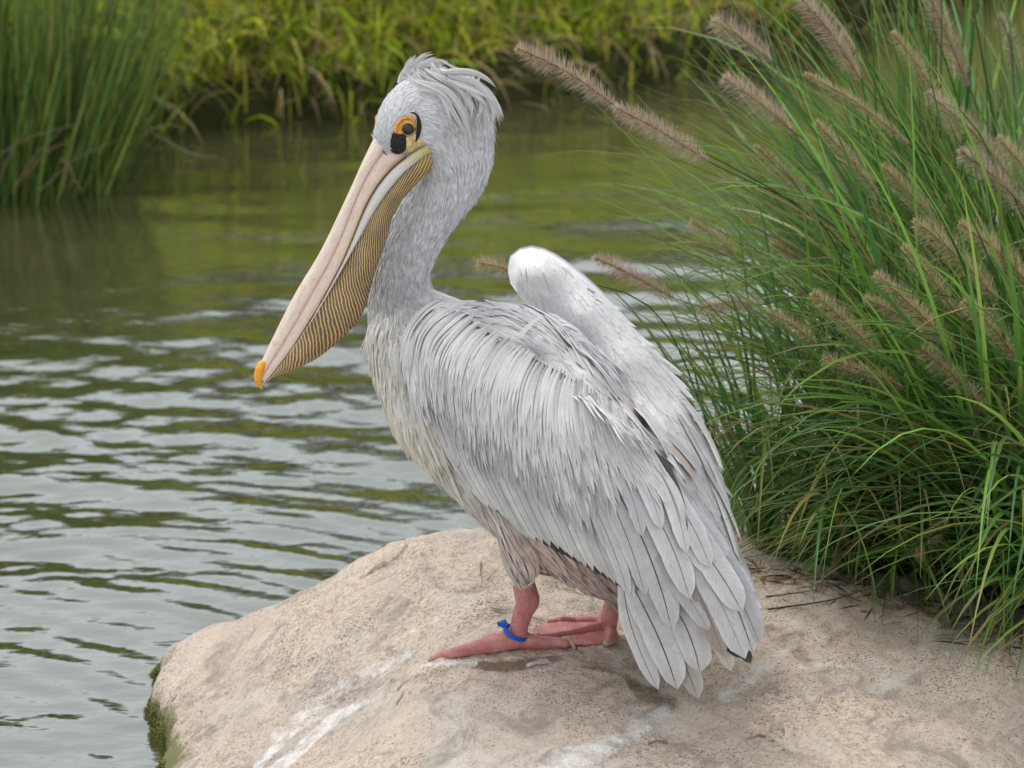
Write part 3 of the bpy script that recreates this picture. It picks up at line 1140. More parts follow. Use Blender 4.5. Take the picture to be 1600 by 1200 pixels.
def feather(mb, pp, sf, w, lift=(.001, .006), c0=(.7, .7, .73), c1=None, shaft=0.0, p=3.0, n=8, cam=.22, across=5, neck=.45, base_s=0.0, swing=0.0):
    pp = crom(pp, n + 1)
    x, y = pp[:, 0], pp[:, 1]
    P = PS(x, y, sf(x, y) + base_s)
    Px = PS(x + 3, y, sf(x + 3, y) + base_s)
    Py = PS(x, y + 3, sf(x, y + 3) + base_s)
    N = norm(np.cross(Px - P, Py - P))
    N *= np.where((N @ FWD) > 0, -1, 1)[:, None]
    t = np.linspace(0, 1, n + 1)
    P = P + N * (lift[0] + (lift[1] - lift[0]) * t)[:, None]
    T = norm(np.gradient(P, axis=0))
    S = norm(np.cross(N, T))
    prof = (neck + (1 - neck) * smoothstep(0, .35, t)) * np.sqrt(np.clip(1 - t ** p, 0.0006, 1))
    W = w * PXM * 0.5 * prof
    u = W5 if across == 5 else np.array([-1, 0, 1.0])
    if n >= 10:
        W = W * (1 + rng.normal(0, .035, n + 1))
    v = P[:, None] + S[:, None] * (u[None, :, None] * W[:, None, None]) - N[:, None] * (cam * W[:, None] * u[None] ** 2)[..., None] \
        + N[:, None] * (swing * W[:, None] * u[None])[..., None]
    uv = np.stack(np.broadcast_arrays(u[None, :], t[:, None]), -1).reshape(-1, 2)
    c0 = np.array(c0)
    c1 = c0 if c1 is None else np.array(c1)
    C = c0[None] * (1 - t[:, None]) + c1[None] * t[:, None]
    C = np.concatenate([C, np.full((n + 1, 1), shaft)], 1)
    mb.add(v.reshape(-1, 3), grid_faces(n + 1, len(u)), uv, np.repeat(C, len(u), 0))


def flow(dirs):
    d = np.array(dirs, float)
    return TPS(d[:, :2] / 400, d[:, 2:], 1e-2)


def path(ft, x, y, L, n=5, jit=0.0, r=rng):
    pts = [(x, y)]
    j = r.normal(0, jit)
    for k in range(n):
        d = ft(np.array([x / 400]), np.array([y / 400]))[0]
        d = d / (np.linalg.norm(d) + 1e-9)
        ca, sa = math.cos(j), math.sin(j)
        x, y = x + (d[0] * ca - d[1] * sa) * L / n, y + (d[0] * sa + d[1] * ca) * L / n
        pts.append((x, y))
    return np.array(pts)


def surf(pts, reg=1e-4):
    a = np.array(pts, float)
    f = TPS(a[:, :2] / 400, a[:, 2], reg)
    return lambda x, y: f(np.asarray(x) / 400, np.asarray(y) / 400)


TOPN = [(652, 520), (664, 492), (690, 478), (725, 494), (760, 518), (830, 558), (900, 596), (960, 642), (1020, 702), (1060, 770), (1100, 850), (1150, 950)]
BOTN = [(650, 540), (656, 585), (674, 650), (698, 700), (720, 732), (760, 785), (800, 815), (850, 842), (890, 862), (940, 893), (985, 930), (1040, 960)]
SN = surf([(x, y, s) for (x, y), s in zip(TOPN, (-.105, -.10, -.098, -.10, -.105, -.11, -.115, -.12, -.12, -.115, -.11, -.095))] +
          [(x, y, s) for (x, y), s in zip(BOTN, (-.118, -.128, -.138, -.145, -.148, -.15, -.15, -.148, -.146, -.142, -.136, -.12))] +
          [(690, 510, -.128), (760, 560, -.142), (830, 605, -.150), (900, 650, -.152), (970, 710, -.150), (1030, 790, -.142), (700, 590, -.158), (760, 650, -.170), (850, 720, -.176),
           (940, 790, -.170), (1030, 870, -.150), (1090, 960, -.12), (1060, 1090, -.09), (1180, 1010, -.085), (1000, 1060, -.10)])
SB = surf([(690, 478, -.075), (700, 472, -.05), (760, 470, .0), (830, 476, .04), (880, 505, .05), (930, 560, .05), (980, 640, .03), (1040, 720, .02), (760, 522, -.085), (830, 562, -.09), (900, 600, -.095),
           (960, 646, -.10), (1020, 706, -.10), (1060, 775, -.09), (780, 495, -.06), (850, 530, -.075), (920, 585, -.08), (990, 665, -.085), (1050, 745, -.075), (1090, 840, -.05)])
SF = surf([(795, 420, .165), (800, 400, .165), (828, 386, .172), (870, 402, .176), (930, 452, .18), (1000, 528, .18), (1050, 608, .17), (1098, 700, .15), (1130, 800, .12), (1160, 880, .10), (1205, 985, .06),
           (815, 430, .132), (850, 430, .128), (910, 490, .125), (970, 570, .115), (1030, 660, .095), (1080, 770, .07), (1125, 880, .045), (1170, 985, .015),
           (800, 448, .15), (850, 476, .142), (915, 540, .128), (955, 595, .115), (1005, 665, .075), (1050, 750, .035), (1090, 860, .005), (1130, 960, -.02), (1100, 1000, -.03)])


def slab(name, top, bot, sf, thick, tone, mat, nu=40, nv=14):
    a, b = crom(top, nu), crom(bot, nu)
    v = np.linspace(0, 1, nv)
    Q = a[:, None] * (1 - v)[None, :, None] + b[:, None] * v[None, :, None]
    x, y = Q[..., 0], Q[..., 1]
    s = sf(x, y) + (0.013 if sf is SN else 0.004)
    front = PS(x, y, s)
    back = PS(x, y, s + thick * np.sqrt(np.clip(1 - (2 * v - 1) ** 4, 0.02, 1))[None, :])
    mb = MB()
    f = grid_faces(nu, nv)
    mb.add(front.reshape(-1, 3), f, None, (tone, tone, tone * 1.06, 0))
    mb.add(back.reshape(-1, 3), f[:, ::-1], None, (tone, tone, tone * 1.06, 0))
    n = nu * nv
    ring = np.concatenate([np.arange(0, nu) * nv, (nu - 1) * nv + np.arange(1, nv), np.arange(nu - 2, -1, -1) * nv + nv - 1, np.arange(nv - 2, 0, -1)])
    r2 = np.roll(ring, -1)
    mb.f.append(np.stack([ring, r2, r2 + n, ring + n], 1))
    return mb.build(name, mat, pelican)


def jit3(c, a, r):
    c = np.array(c) * (1 + r.normal(0, a))
    return np.clip(c, 0.01, 0.84)


def near_wing():
    r = np.random.default_rng(31)
    wing = slab('wing', TOPN[:11], BOTN[:11], SN, 0.045, .36, M_FEATHER)  # dark slab tone paints the shaded gaps between coverts
    F = flow([(664, 500, -.5, .85), (690, 486, -.85, .5), (725, 500, -.8, .6), (760, 525, -.75, .65), (830, 562, -.62, .78), (890, 600, -.2, .98), (950, 640, .3, .95), (1010, 700, .5, .87), (1060, 780, .5, .87),
              (655, 545, -.08, 1), (690, 560, -.05, 1), (750, 590, -.1, 1), (820, 625, -.02, 1), (880, 660, .15, 1), (690, 650, .3, .95), (740, 700, .22, .97), (800, 720, .18, .98), (880, 740, .28, .96),
              (950, 760, .35, .93), (1010, 800, .42, .9), (740, 760, .55, .83), (800, 800, .5, .86), (860, 840, .48, .88), (920, 870, .45, .9), (980, 880, .4, .9), (1050, 880, .45, .9), (1100, 950, .5, .86)])
    # dark hidden secondaries that show as a band under the wing's lower edge
    dk = crom([(712, 722), (760, 792), (805, 828), (850, 858), (900, 884), (950, 912), (985, 938)], 15)
    for i in range(14):
        mb = MB()
        x, y = dk[i]
        x1, y1 = dk[min(i + 1, 14)]
        d = np.array([x1 - x, y1 - y])
        d = d / np.linalg.norm(d)
        pp = np.array([(x - 60 * d[0] - 4, y - 60 * d[1] - 14), (x, y - 4), (x + 34 * d[0], y + 34 * d[1] + 1)])
        feather(mb, pp, SN, 26, (-.016, -.014), (.05, .045, .05), (.035, .03, .032), 0.3, 4.0, 8, .15)
        mb.build('flight_feather', M_FEATHER, wing)
    # greater coverts: long grey feathers hanging to the lower edge
    tips = crom([(704, 708), (730, 752), (762, 790), (790, 806), (820, 836), (852, 850), (884, 862), (914, 884), (944, 898), (968, 915), (992, 935)], 30)
    for i, (tx, ty) in enumerate(tips):
        L = np.interp(i, [0, 6, 15, 29], [120, 150, 175, 190]) * r.uniform(.9, 1.1)
        # walk backwards from the tip along the flow
        x, y = tx, ty
        pts = [(x, y)]
        for k in range(6):
            d = F(np.array([x / 400]), np.array([y / 400]))[0]
            d = d / np.linalg.norm(d)
            x, y = x - d[0] * L / 6, y - d[1] * L / 6
            pts.append((x, y))
        pts = np.array(pts[::-1])
        g = r.uniform(.46, .62)
        mb = MB()
        feather(mb, pts, SN, r.uniform(20, 29), (-.006 - .0002 * i, .001 + .0008 * (i % 3)), (g, g, g * 1.05), (g * 1.08, g * 1.08, g * 1.06), .75, 5.0, 10, .3, swing=-.25)
        mb.build('greater_covert', M_FEATHER, wing)
    # middle coverts, narrow, many
    cnt = 0
    stuff = MB()
    items = []
    for k in range(1500):
        u = r.random()
        top = crom(TOPN[:11], 60)[int(u * 59)]
        bot = crom(BOTN[:11], 60)[int(u * 59)]
        v = r.uniform(0.04, 0.50 + .16 * (u < .3))
        x, y = top * (1 - v) + bot * v
        if x > 905 and v > np.interp(x, [905, 960, 1050], [.34, .20, .06]) or x > 1010:
            continue
        items.append((v, x, y))
    items.sort(key=lambda q: -q[0])
    for v, x, y in items[:760]:
        L = r.uniform(75, 125) * (1 - 0.25 * (v < .2))
        pp = path(F, x, y, L, 5, .035, r)
        white = r.random() < np.interp(v, [0.1, .3, .5], [.85, .5, .15])
        g = r.uniform(.64, .77) if white else r.uniform(.40, .55)
        w = r.uniform(6, 9.5) if white else r.uniform(8, 14)
        lf = .002 + .004 * (1 - v) + r.uniform(0, .003)
        args = (pp, SN, w, (lf - .002, lf + .0015), np.clip(np.array((g * .62, g * .62, g * .66)), 0, 1), (g, g, g * 1.025), .12 if white else .4, 2.2, 7, .45, 3)  # roots coloured darker, shade between overlapping feathers painted in
        if cnt < 110 and w > 11:
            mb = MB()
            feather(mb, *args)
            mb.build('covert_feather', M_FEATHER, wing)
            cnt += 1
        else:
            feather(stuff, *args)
    # lesser coverts along the leading edge: fine, white, drooping over
    TT, BB = crom(TOPN[:10], 120), crom(BOTN[:10], 120)
    for row in range(9):
        nrow = 120
        for q in range(nrow):
            u = (q + r.uniform(-.5, .5) + (row % 2) * .5) / nrow
            u = min(max(u, 0), .999)
            c = TT[int(u * 119)]
            x, y = c + np.array([-.12, 1.0]) * row * 8.5 + r.normal(0, 1.6, 2)
            if x > 1000 or (x > 900 and row > 5):
                continue
            L = r.uniform(70, 112) * np.interp(u, [0, .5, 1], [.95, 1.0, .62])
            pp = path(F, x, y, L, 5, .035, r)
            g = r.uniform(.68, .81)
            dk = .42 if r.random() < .3 else .74  # root darkening stands in for shadow in the gaps
            lf = .0065 + .0006 * (9 - row) + r.uniform(0, .0016)
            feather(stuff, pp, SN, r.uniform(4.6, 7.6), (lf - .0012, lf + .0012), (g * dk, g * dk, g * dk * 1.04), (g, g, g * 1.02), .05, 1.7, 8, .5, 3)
    # tufted scapulars in the middle of the top edge
    for k in range(22):
        x, y = r.uniform(840, 985), 0
        y = np.interp(x, [820, 900, 960, 970], [553, 596, 642, 650]) + abs(r.normal(0, 18)) + 3
        pp = path(F, x, y, r.uniform(38, 75), 5, .28, r)
        g = r.uniform(.74, .83)
        feather(stuff, pp, SN, r.uniform(8, 13), (.0078, .0095), (g * .9, g * .9, g * .93), (g, g, g * 1.01), .05, 2.0, 7, .4, 3)
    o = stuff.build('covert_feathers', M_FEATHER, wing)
    tag(o, None, None, None, 'stuff')
    # clean rim over the top edge
    return wing


def big(parent, name, spec, sf, r):
    """spec: root, tip, width, bend (px, + = bulging right/up), colour, shaft, base s offset, roundness"""
    (a, b, w, bend, c, sh, so, p) = spec
    a, b = np.array(a, float), np.array(b, float)
    d = b - a
    nrm = np.array([d[1], -d[0]]) / np.linalg.norm(d)
    pp = np.array([a, a + d * .35 + nrm * bend * .9, a + d * .7 + nrm * bend * .8, b])
    mb = MB()
    c = np.array(c)
    c = np.minimum(c * r.uniform(.95, 1.17), .8)
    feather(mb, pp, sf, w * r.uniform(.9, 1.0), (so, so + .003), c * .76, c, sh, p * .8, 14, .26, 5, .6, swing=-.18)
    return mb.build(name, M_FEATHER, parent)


def tail_and_tertials(wing):
    r = np.random.default_rng(33)
    G, Wt, Br = (.50, .50, .53), (.64, .64, .65), (.36, .32, .29)
    # (root, tip, width, bend, colour, shaft, lift, roundness)
    tails = [((1010, 960), (1083, 1104), 42, 5, (.52, .49, .46), .85, -.026, 7), ((962, 915), (1023, 1087), 34, -9, Wt, .9, -.020, 6), ((975, 910), (1055, 1083), 58, 6, (.66, .66, .66), .95, -.014, 7),
             ((1040, 950), (1090, 1058), 54, 8, (.60, .60, .61), .9, -.016, 8), ((1085, 960), (1139, 1057), 30, 6, (.62, .57, .51), .5, -.018, 5), ((1120, 985), (1172, 1042), 26, 4, (.05, .045, .045), .3, -.014, 5),
             ((1095, 985), (1156, 1036), 22, 2, (.06, .05, .05), .3, -.018, 5)]
    for s in tails:
        big(pelican, 'tail_feather', s, SN, r)
    ters = [((1050, 760), (1187, 1008), 50, 10, G, .6, -.012, 9), ((1075, 790), (1176, 1022), 62, 8, (.56, .56, .59), .85, -.010, 10), ((1055, 800), (1164, 1031), 52, 4, (.60, .60, .61), .4, -.007, 9),
            ((1030, 820), (1131, 1028), 48, 8, Br, .5, -.006, 7), ((1000, 830), (1108, 986), 40, 3, (.45, .44, .46), .5, -.004, 7), ((960, 760), (1051, 985), 54, 10, (.54, .54, .57), .95, -.002, 6),
            ((1040, 790), (1160, 955), 50, 7, (.66, .66, .68), .8, .0, 9), ((1060, 790), (1150, 930), 34, 4, (.62, .60, .59), .35, -.003, 7),
            ((985, 740), (1079, 934), 46, 9, (.62, .62, .64), .75, .002, 6), ((1000, 720), (1109, 886), 42, 12, (.66, .66, .69), .75, .004, 7), ((1010, 705), (1070, 862), 34, 8, (.68, .68, .70), .7, .007, 6),
            ((925, 730), (1010, 928), 36, 9, (.56, .56, .59), .8, .001, 6), ((900, 740), (985, 930), 30, 8, (.58, .58, .60), .8, .002, 6), ((965, 690), (1032, 825), 30, 8, (.64, .64, .67), .7, .007, 6),
            ((945, 690), (1005, 835), 26, 7, (.58, .58, .62), .7, .006, 6), ((985, 690), (1040, 790), 24, 6, (.68, .68, .70), .4, .009, 6),
            ((1012, 700), (1064, 800), 18, 10, (.07, .06, .065), .0, .003, 4), ((1022, 705), (1072, 828), 7, 12, (.12, .11, .11), .0, .004, 3)]
    for s in ters:
        big(wing, 'tertial_feather', s, SN, r)
    for k in range(6):                                        # bare white shafts of a worn feather
        mb = MB()
        feather(mb, np.array([(1024 + 3 * k, 728 + 2 * k), (1046 + 2.2 * k, 770), (1066 + 1.0 * k, 826 - 3 * k)]), SN, 2.2, (.008, .012), (.7, .68, .66), None, 0, 3, 8, .2, 3)
        mb.build('bare_shaft', M_FEATHER, wing)


def mantle():
    r = np.random.default_rng(34)
    F = flow([(690, 478, .8, .1), (730, 485, .95, .1), (780, 490, .9, .35), (760, 510, .9, .4), (830, 490, .75, .65), (870, 520, .6, .8), (830, 540, .85, .5), (900, 560, .5, .87), (900, 590, .6, .8), (950, 620, .5, .87), (1000, 680, .5, .87), (1060, 760, .45, .9)])
    # smooth ground sheet of the back between the wings
    top = [(672, 482), (700, 473), (760, 471), (830, 478), (880, 506), (930, 562), (975, 630), (1030, 705), (1080, 790), (1110, 870)]
    bot = [(676, 490), (700, 486), (760, 524), (830, 564), (880, 590), (920, 615), (960, 648), (1010, 700), (1055, 775), (1085, 860)]
    sheet = slab('mantle', top, bot, SB, 0.03, .70, M_FEATHER)
    stuff = MB()
    T, B = crom(top, 60), crom(bot, 60)
    items = sorted([(r.random(), r.uniform(-.02, 1.0)) for k in range(560)], key=lambda q: -q[0])
    for u, v in items:
        x, y = T[int(u * 59)] * (1 - v) + B[int(u * 59)] * v
        if x > 985:
            continue
        L = np.interp(x, [690, 760, 900, 1000], [50, 72, 85, 80]) * r.uniform(.75, 1.15)
        pp = path(F, x, y, L, 5, .09, r)
        g = r.uniform(.66, .80)
        if r.random() < .14:
            g *= .72
        lf = .001 + r.uniform(0, .003)
        feather(stuff, pp, SB, r.uniform(7, 12), (lf - .001, lf + .0015), (g * .82, g * .81, g * .85), (g, g * .99, g * 1.01), .12, 2.3, 7, .3, 3)
    o = stuff.build('mantle_feathers', M_FEATHER, sheet)
    tag(o, None, None, None, 'stuff')
    specs = [((905, 540), (1012, 700), 44, 6, (.68, .68, .70), .25, .004, 6), ((935, 560), (1068, 760), 50, 8, (.68, .68, .71), .35, .004, 6), ((890, 545), (985, 672), 40, 5, (.66, .65, .68), .6, .002, 6),
             ((925, 545), (978, 592), 24, -3, (.72, .71, .71), .1, .009, 4), ((895, 545), (945, 600), 18, 3, (.74, .74, .75), .1, .009, 4), ((950, 545), (975, 590), 26, -4, (.68, .66, .66), .1, .008, 4)]
    for s in specs:
        big(sheet, 'scapular_feather', s, SB, r)
    mb = MB()                                                 # one loose quill sticking up across the back
    feather(mb, np.array([(808, 536), (824, 525), (841, 513)]), SB, 8, (.012, .02), (.66, .66, .68), None, .2, 4, 6, .2, 3)
    mb.build('loose_feather', M_FEATHER, sheet)


def far_wing():
    r = np.random.default_rng(35)
    top = [(793, 418), (799, 397), (828, 383), (871, 398), (934, 448), (1004, 527), (1053, 608), (1098, 702), (1130, 802), (1160, 882), (1190, 950)]
    bot = [(794, 427), (802, 452), (826, 466), (852, 478), (915, 540), (958, 598), (1005, 668), (1050, 752), (1085, 830), (1110, 900), (1130, 950)]
    wing = slab('wing', top, bot, SF, 0.05, .78, M_FEATHER)
    F = flow([(815, 395, -.5, .8), (800, 420, .1, 1), (825, 450, .65, .75), (840, 420, .1, 1), (850, 400, .7, .7), (880, 420, .55, .85), (870, 460, .35, .93), (930, 470, .75, .7), (920, 520, .35, .93), (980, 520, .8, .65), (980, 570, .55, .85),
              (1030, 600, .62, .8), (960, 590, .6, .8), (1000, 640, .62, .78), (1060, 680, .5, .87), (1040, 720, .55, .84), (1100, 780, .42, .9), (1080, 800, .5, .87), (1140, 880, .42, .9)])
    specs = [((1100, 800), (1212, 1000), 26, 8, (.60, .59, .58), .9, -.012, 6), ((1110, 760), (1193, 980), 34, 10, (.60, .60, .62), .6, -.006, 7), ((1085, 760), (1180, 965), 44, 8, (.60, .60, .63), .4, -.003, 8),
             ((1070, 740), (1160, 890), 40, 6, (.50, .50, .53), .5, -.002, 7), ((1050, 730), (1124, 828), 36, 5, (.56, .56, .59), .75, .000, 7), ((1030, 720), (1108, 832), 38, 5, (.58, .58, .61), .6, .002, 7),
             ((1085, 690), (1152, 880), 30, 8, (.66, .66, .68), .6, .003, 6), ((1060, 650), (1118, 770), 26, 5, (.66, .66, .69), .4, .004, 6), ((1040, 680), (1086, 738), 26, 4, (.66, .66, .69), .2, .006, 6),
             ((1030, 690), (1080, 752), 26, 5, (.62, .53, .49), .15, .007, 7), ((1000, 640), (1060, 730), 26, 5, (.64, .64, .67), .3, .005, 6), ((1075, 670), (1135, 800), 22, 7, (.70, .70, .72), .3, .006, 6),
             ((1120, 820), (1178, 930), 26, 6, (.62, .62, .64), .4, .001, 7), ((1065, 630), (1122, 740), 20, 7, (.70, .70, .72), .3, .008, 6), ((1095, 730), (1150, 850), 16, 6, (.72, .72, .74), .3, .008, 5)]
    for s in specs:
        big(wing, 'flight_feather', s, SF, r)
    T, B = crom(top, 80), crom(bot, 80)
    cnt = 0
    stuff = MB()
    items = sorted([(r.random() ** 1.05, r.uniform(0.0, 1.0)) for k in range(2300)], key=lambda q: -q[0])
    for u, v in items:
        x, y = T[int(u * 79)] * (1 - v) + B[int(u * 79)] * v
        if x > 1095 or (v < .09 and x < 1010) or x < 806 or (x < 850 and v < .35):
            continue
        L = np.interp(x, [800, 900, 960, 1020, 1100], [22, 28, 40, 62, 80]) * r.uniform(.8, 1.2)
        pp = path(F, x, y, L, 5, .08, r)
        w = np.interp(x, [800, 900, 1000, 1090], [6, 7.5, 9.5, 12]) * r.uniform(.8, 1.2)
        g = r.uniform(.70, .81) if r.random() < np.interp(x, [850, 1050], [.97, .75]) else r.uniform(.52, .66)
        lf = .001 + r.uniform(0, .002)
        thin = np.interp(x, [820, 960], [.5, 1.0])
        feather(stuff, pp, SF, w, ((lf * .4) * thin, (lf * .4 + .0009) * thin), (g * .93, g * .925, g * .95), (g, g, g * 1.015), .04, 3.2, 6, .3, 3)
    o = stuff.build('covert_feathers', M_FEATHER, wing)
    tag(o, None, None, None, 'stuff')


nw = near_wing()
tail_and_tertials(nw)
mantle()
far_wing()

# --- long loose feathers on breast and flank, laid on the body -----------------
def breast_feathers():
    r = np.random.default_rng(36)
    mb = MB()
    k = 0
    while k < 420:
        x, y = r.uniform(575, 880), r.uniform(520, 890)
        if in_poly(np.array([x]), np.array([y]), WING_IN)[0] or y < np.interp(x, [575, 650, 700, 760, 880], [500, 520, 690, 770, 850]):
            continue
        h, n = hit(body_bvh, x, y)
        if h is None:
            k += 1
            continue
        d2 = dir_tps(np.array([x / 400]), np.array([y / 400]))[0]
        d2 = d2 / np.linalg.norm(d2)
        L = r.uniform(.045, .075) * (0.7 if y > 840 else 1)
        P = [h]
        nn = n
        p = h
        for q in range(6):
            d = d2[0] * RGT - d2[1] * UPV
            d = norm(d - (d @ nn) * nn)
            p = p + d * L / 6
            loc, nr, _, _ = body_bvh.find_nearest(Vector(p))
            nn = np.array(nr)
            p = np.array(loc)
            P.append(p)
        P = np.array(P)
        t = np.linspace(0, 1, 7)
        P = P + n * (.006 + .005 * t)[:, None]
        T = norm(np.gradient(P, axis=0))
        S = norm(np.cross(n, T))
        W = r.uniform(.0022, .0042) * np.sqrt(np.clip(1 - t ** 2.2, .001, 1)) * (0.5 + .5 * smoothstep(0, .3, t))
        pink = x > 770 and y > 740
        g = r.uniform(.60, .74)
        c = np.array((g, g * .97, g * .90)) if not pink else np.array((g * .86, g * .70, g * .64))
        if not pink and r.random() < 0.14 and x > 650:
            c = np.array((.28, .27, .27))
        strip(mb, P, W, S, (*c, .1), camber=.4, nrm=n[None])
        k += 1
    o = mb.build('breast_feathers', M_FEATHER, body)
    tag(o, None, None, None, 'stuff')


breast_feathers()

# --- crest ---------------------------------------------------------------------
def crest():
    r = np.random.default_rng(37)
    HP, HC = [], []

    def lock(pts, w, g, Y0, Y1, bulge=.0):
        pp = crom(np.array(pts, float), 11)
        t = np.linspace(0, 1, 11)
        P = PY(pp[:, 0], pp[:, 1], Y0 + (Y1 - Y0) * t - bulge * np.sin(np.pi * t))
        T = norm(np.gradient(P, axis=0))
        S = norm(np.cross(-FWD, T))
        W = w * PXM * .5 * np.sqrt(np.clip(1 - t ** 2.2, .002, 1)) * (.45 + .55 * smoothstep(0, .3, t))
        m = int(max(7, w * 2.2))
        for f in np.linspace(-1, 1, m) + r.normal(0, .12, m):
            e = r.uniform(.72, 1.0)
            te = t * e
            Q = np.stack([np.interp(te, t, P[:, k]) for k in range(3)], 1) + S * (f * np.interp(te, t, W))[:, None] - FWD * (.0009 * (1 - f * f)) + r.normal(0, .0004, 3)
            HP.append(Q)
            gg = g * r.uniform(.74, 1.12)
            HC.append((gg, gg * .985, gg * .99, 1))
    for k in range(420):
        a = r.random()
        x0, y0 = np.interp(a, [0, .35, .7, 1], [636, 665, 705, 742]) + r.normal(0, 4), np.interp(a, [0, .35, .7, 1], [126, 112, 113, 128]) + r.normal(0, 5)
        side = r.random()
        # sweep back and down over the nape
        x1 = np.interp(a, [0, .35, .7, 1], [725, 738, 757, 772]) + r.normal(0, 12) - 14 * (side < .4)
        y1 = np.interp(a, [0, .35, .7, 1], [215, 205, 190, 180]) + r.normal(0, 20)
        mx, my = x0 + (x1 - x0) * .55 + 4, y0 + (y1 - y0) * .30
        Ya = 4.80 + .035 * side
        Yb = 4.788 + .045 * side
        g = r.uniform(.72, .85) if r.random() < .85 else r.uniform(.46, .6)
        lock([(x0, y0), (mx - 8, my - 2), (mx + 8, my + 14), (x1, y1)], r.uniform(3, 6), g, Ya, Yb, .012 * (1 - side))
    for pts, w in (([(652, 132), (690, 138), (716, 165), (730, 200), (737, 238)], 10), ([(655, 128), (695, 140), (722, 170), (736, 196)], 10), ([(650, 140), (684, 146), (700, 176), (708, 206)], 6),
                   ([(652, 136), (688, 142), (706, 172), (725, 205), (733, 222)], 8), ([(700, 118), (740, 128), (762, 150), (775, 172), (783, 190)], 8), ([(690, 112), (735, 112), (762, 124), (775, 138)], 8),
                   ([(720, 130), (745, 150), (755, 160), (763, 169)], 8), ([(700, 125), (740, 140), (765, 152), (777, 157)], 7), ([(650, 128), (680, 140), (694, 150), (705, 165), (712, 190)], 7)):
        lock(pts, w, r.uniform(.72, .82), 4.787, 4.775, .008)
        lock([(x + 3, y + 3) for x, y in pts], w, .55, 4.79, 4.779, .008)
    for pts, w in (([(640, 124), (648, 100), (660, 86), (676, 80)], 5), ([(644, 122), (655, 103), (668, 94), (683, 89)], 6), ([(650, 118), (668, 98), (690, 95), (704, 98)], 6), ([(636, 124), (640, 105), (646, 92), (650, 84)], 6),
                   ([(634, 124), (635, 105), (640, 94), (645, 88)], 7), ([(628, 126), (633, 112), (640, 98), (641, 88)], 7), ([(622, 130), (628, 116), (636, 104), (640, 98)], 5), ([(630, 122), (646, 108), (656, 98), (662, 94)], 7), ([(648, 120), (664, 104), (680, 100), (694, 103)], 7)):
        lock(pts, w, r.uniform(.7, .82), 4.822, 4.822)
        lock([(x + 2, y + 4) for x, y in pts], w, .66, 4.826, 4.826)
    HP = np.array(HP)
    rad = np.broadcast_to(np.interp(np.linspace(0, 1, 11), [0, .3, .8, 1], [.0003, .00036, .00028, .00006]), HP.shape[:2])
    hair_object('crest', HP, np.array(rad), np.clip(np.array(HC), .02, .85), M_HAIR, body)


crest()

# --- bill ------------------------------------------------------------------------
def mat_bill():
    m, N, L, b = new_mat('bill_horn')
    uv = N.new('ShaderNodeUVMap')
    mp = N.new('ShaderNodeMapping')
    mp.inputs['Scale'].default_value = (9, 2.2, 1)
    L.new(uv.outputs[0], mp.inputs[0])
    n = noise(N, L, mp.outputs[0], 2.2, 6, .65, .3)
    r = ramp(N, [(.25, (.58, .43, .40)), (.40, (.72, .57, .50)), (.56, (.78, .69, .58)), (.74, (.60, .53, .55))])
    L.new(n.outputs['Fac'], r.inputs[0])
    tc = N.new('ShaderNodeTexCoord')
    n2 = noise(N, L, tc.outputs['Object'], 170, 3, .6)
    f = maprange(N, L, n2.outputs['Fac'], .57, .70, 0, .7)
    c = mix(N, L, 'MIX', f, r.outputs[0], (.66, .45, .20))
    a = N.new('ShaderNodeAttribute')
    a.attribute_name = 'Col'
    c = mix(N, L, 'MULTIPLY', 1.0, c, a.outputs['Color'])
    L.new(c, b.inputs['Base Color'])
    b.inputs['Roughness'].default_value = .42
    b.inputs['Specular IOR Level'].default_value = .35
    bump(N, L, b, n.outputs['Fac'], .25, .002)
    return m


def mat_pouch():
    m, N, L, b = new_mat('pouch_skin')
    uv = N.new('ShaderNodeUVMap')
    tc = N.new('ShaderNodeTexCoord')
    sx = N.new('ShaderNodeSeparateXYZ')
    L.new(uv.outputs[0], sx.inputs[0])
    n = noise(N, L, tc.outputs['Object'], 34, 3, .6)
    n2 = noise(N, L, tc.outputs['Object'], 160, 3, .6)
    a = N.new('ShaderNodeMath')
    a.operation = 'MULTIPLY_ADD'
    L.new(n.outputs['Fac'], a.inputs[0])
    a.inputs[1].default_value = 1.7
    L.new(sx.outputs[0], a.inputs[2])
    a2 = N.new('ShaderNodeMath')
    a2.operation = 'MULTIPLY_ADD'
    L.new(n2.outputs['Fac'], a2.inputs[0])
    a2.inputs[1].default_value = .28
    L.new(a.outputs[0], a2.inputs[2])
    s = N.new('ShaderNodeMath')
    s.operation = 'FRACT'
    L.new(a2.outputs[0], s.inputs[0])
    r = ramp(N, [(0, (.15, .075, .052)), (.52, (.18, .090, .060)), (.64, (.48, .38, .13)), (.77, (.68, .57, .24)), (.90, (.46, .36, .12)), (1, (.15, .075, .052))])
    L.new(s.outputs[0], r.inputs[0])
    # towards the gape the skin itself turns yellow
    g = maprange(N, L, sx.outputs[0], 45, 52, 0, .4)
    c = mix(N, L, 'MIX', g, r.outputs[0], (.42, .28, .05))
    bn = noise(N, L, tc.outputs['Object'], 26, 4, .6)
    c = mix(N, L, 'MULTIPLY', 1.0, c, maprange(N, L, bn.outputs['Fac'], .3, .7, .72, 1.18))
    L.new(c, b.inputs['Base Color'])
    b.inputs['Roughness'].default_value = .42
    b.inputs['Specular IOR Level'].default_value = .4
    rh = ramp(N, [(0, (0, 0, 0)), (.5, (.1, .1, .1)), (.75, (1, 1, 1)), (1, (0, 0, 0))])
    L.new(s.outputs[0], rh.inputs[0])
    bump(N, L, b, rh.outputs[0], .5, .0012)
    return m


M_BILL = mat_bill()
M_POUCH = mat_pouch()
M_NAIL = mat_plain('bill_nail', (.80, .36, .02), .35, .4, .15, 60)


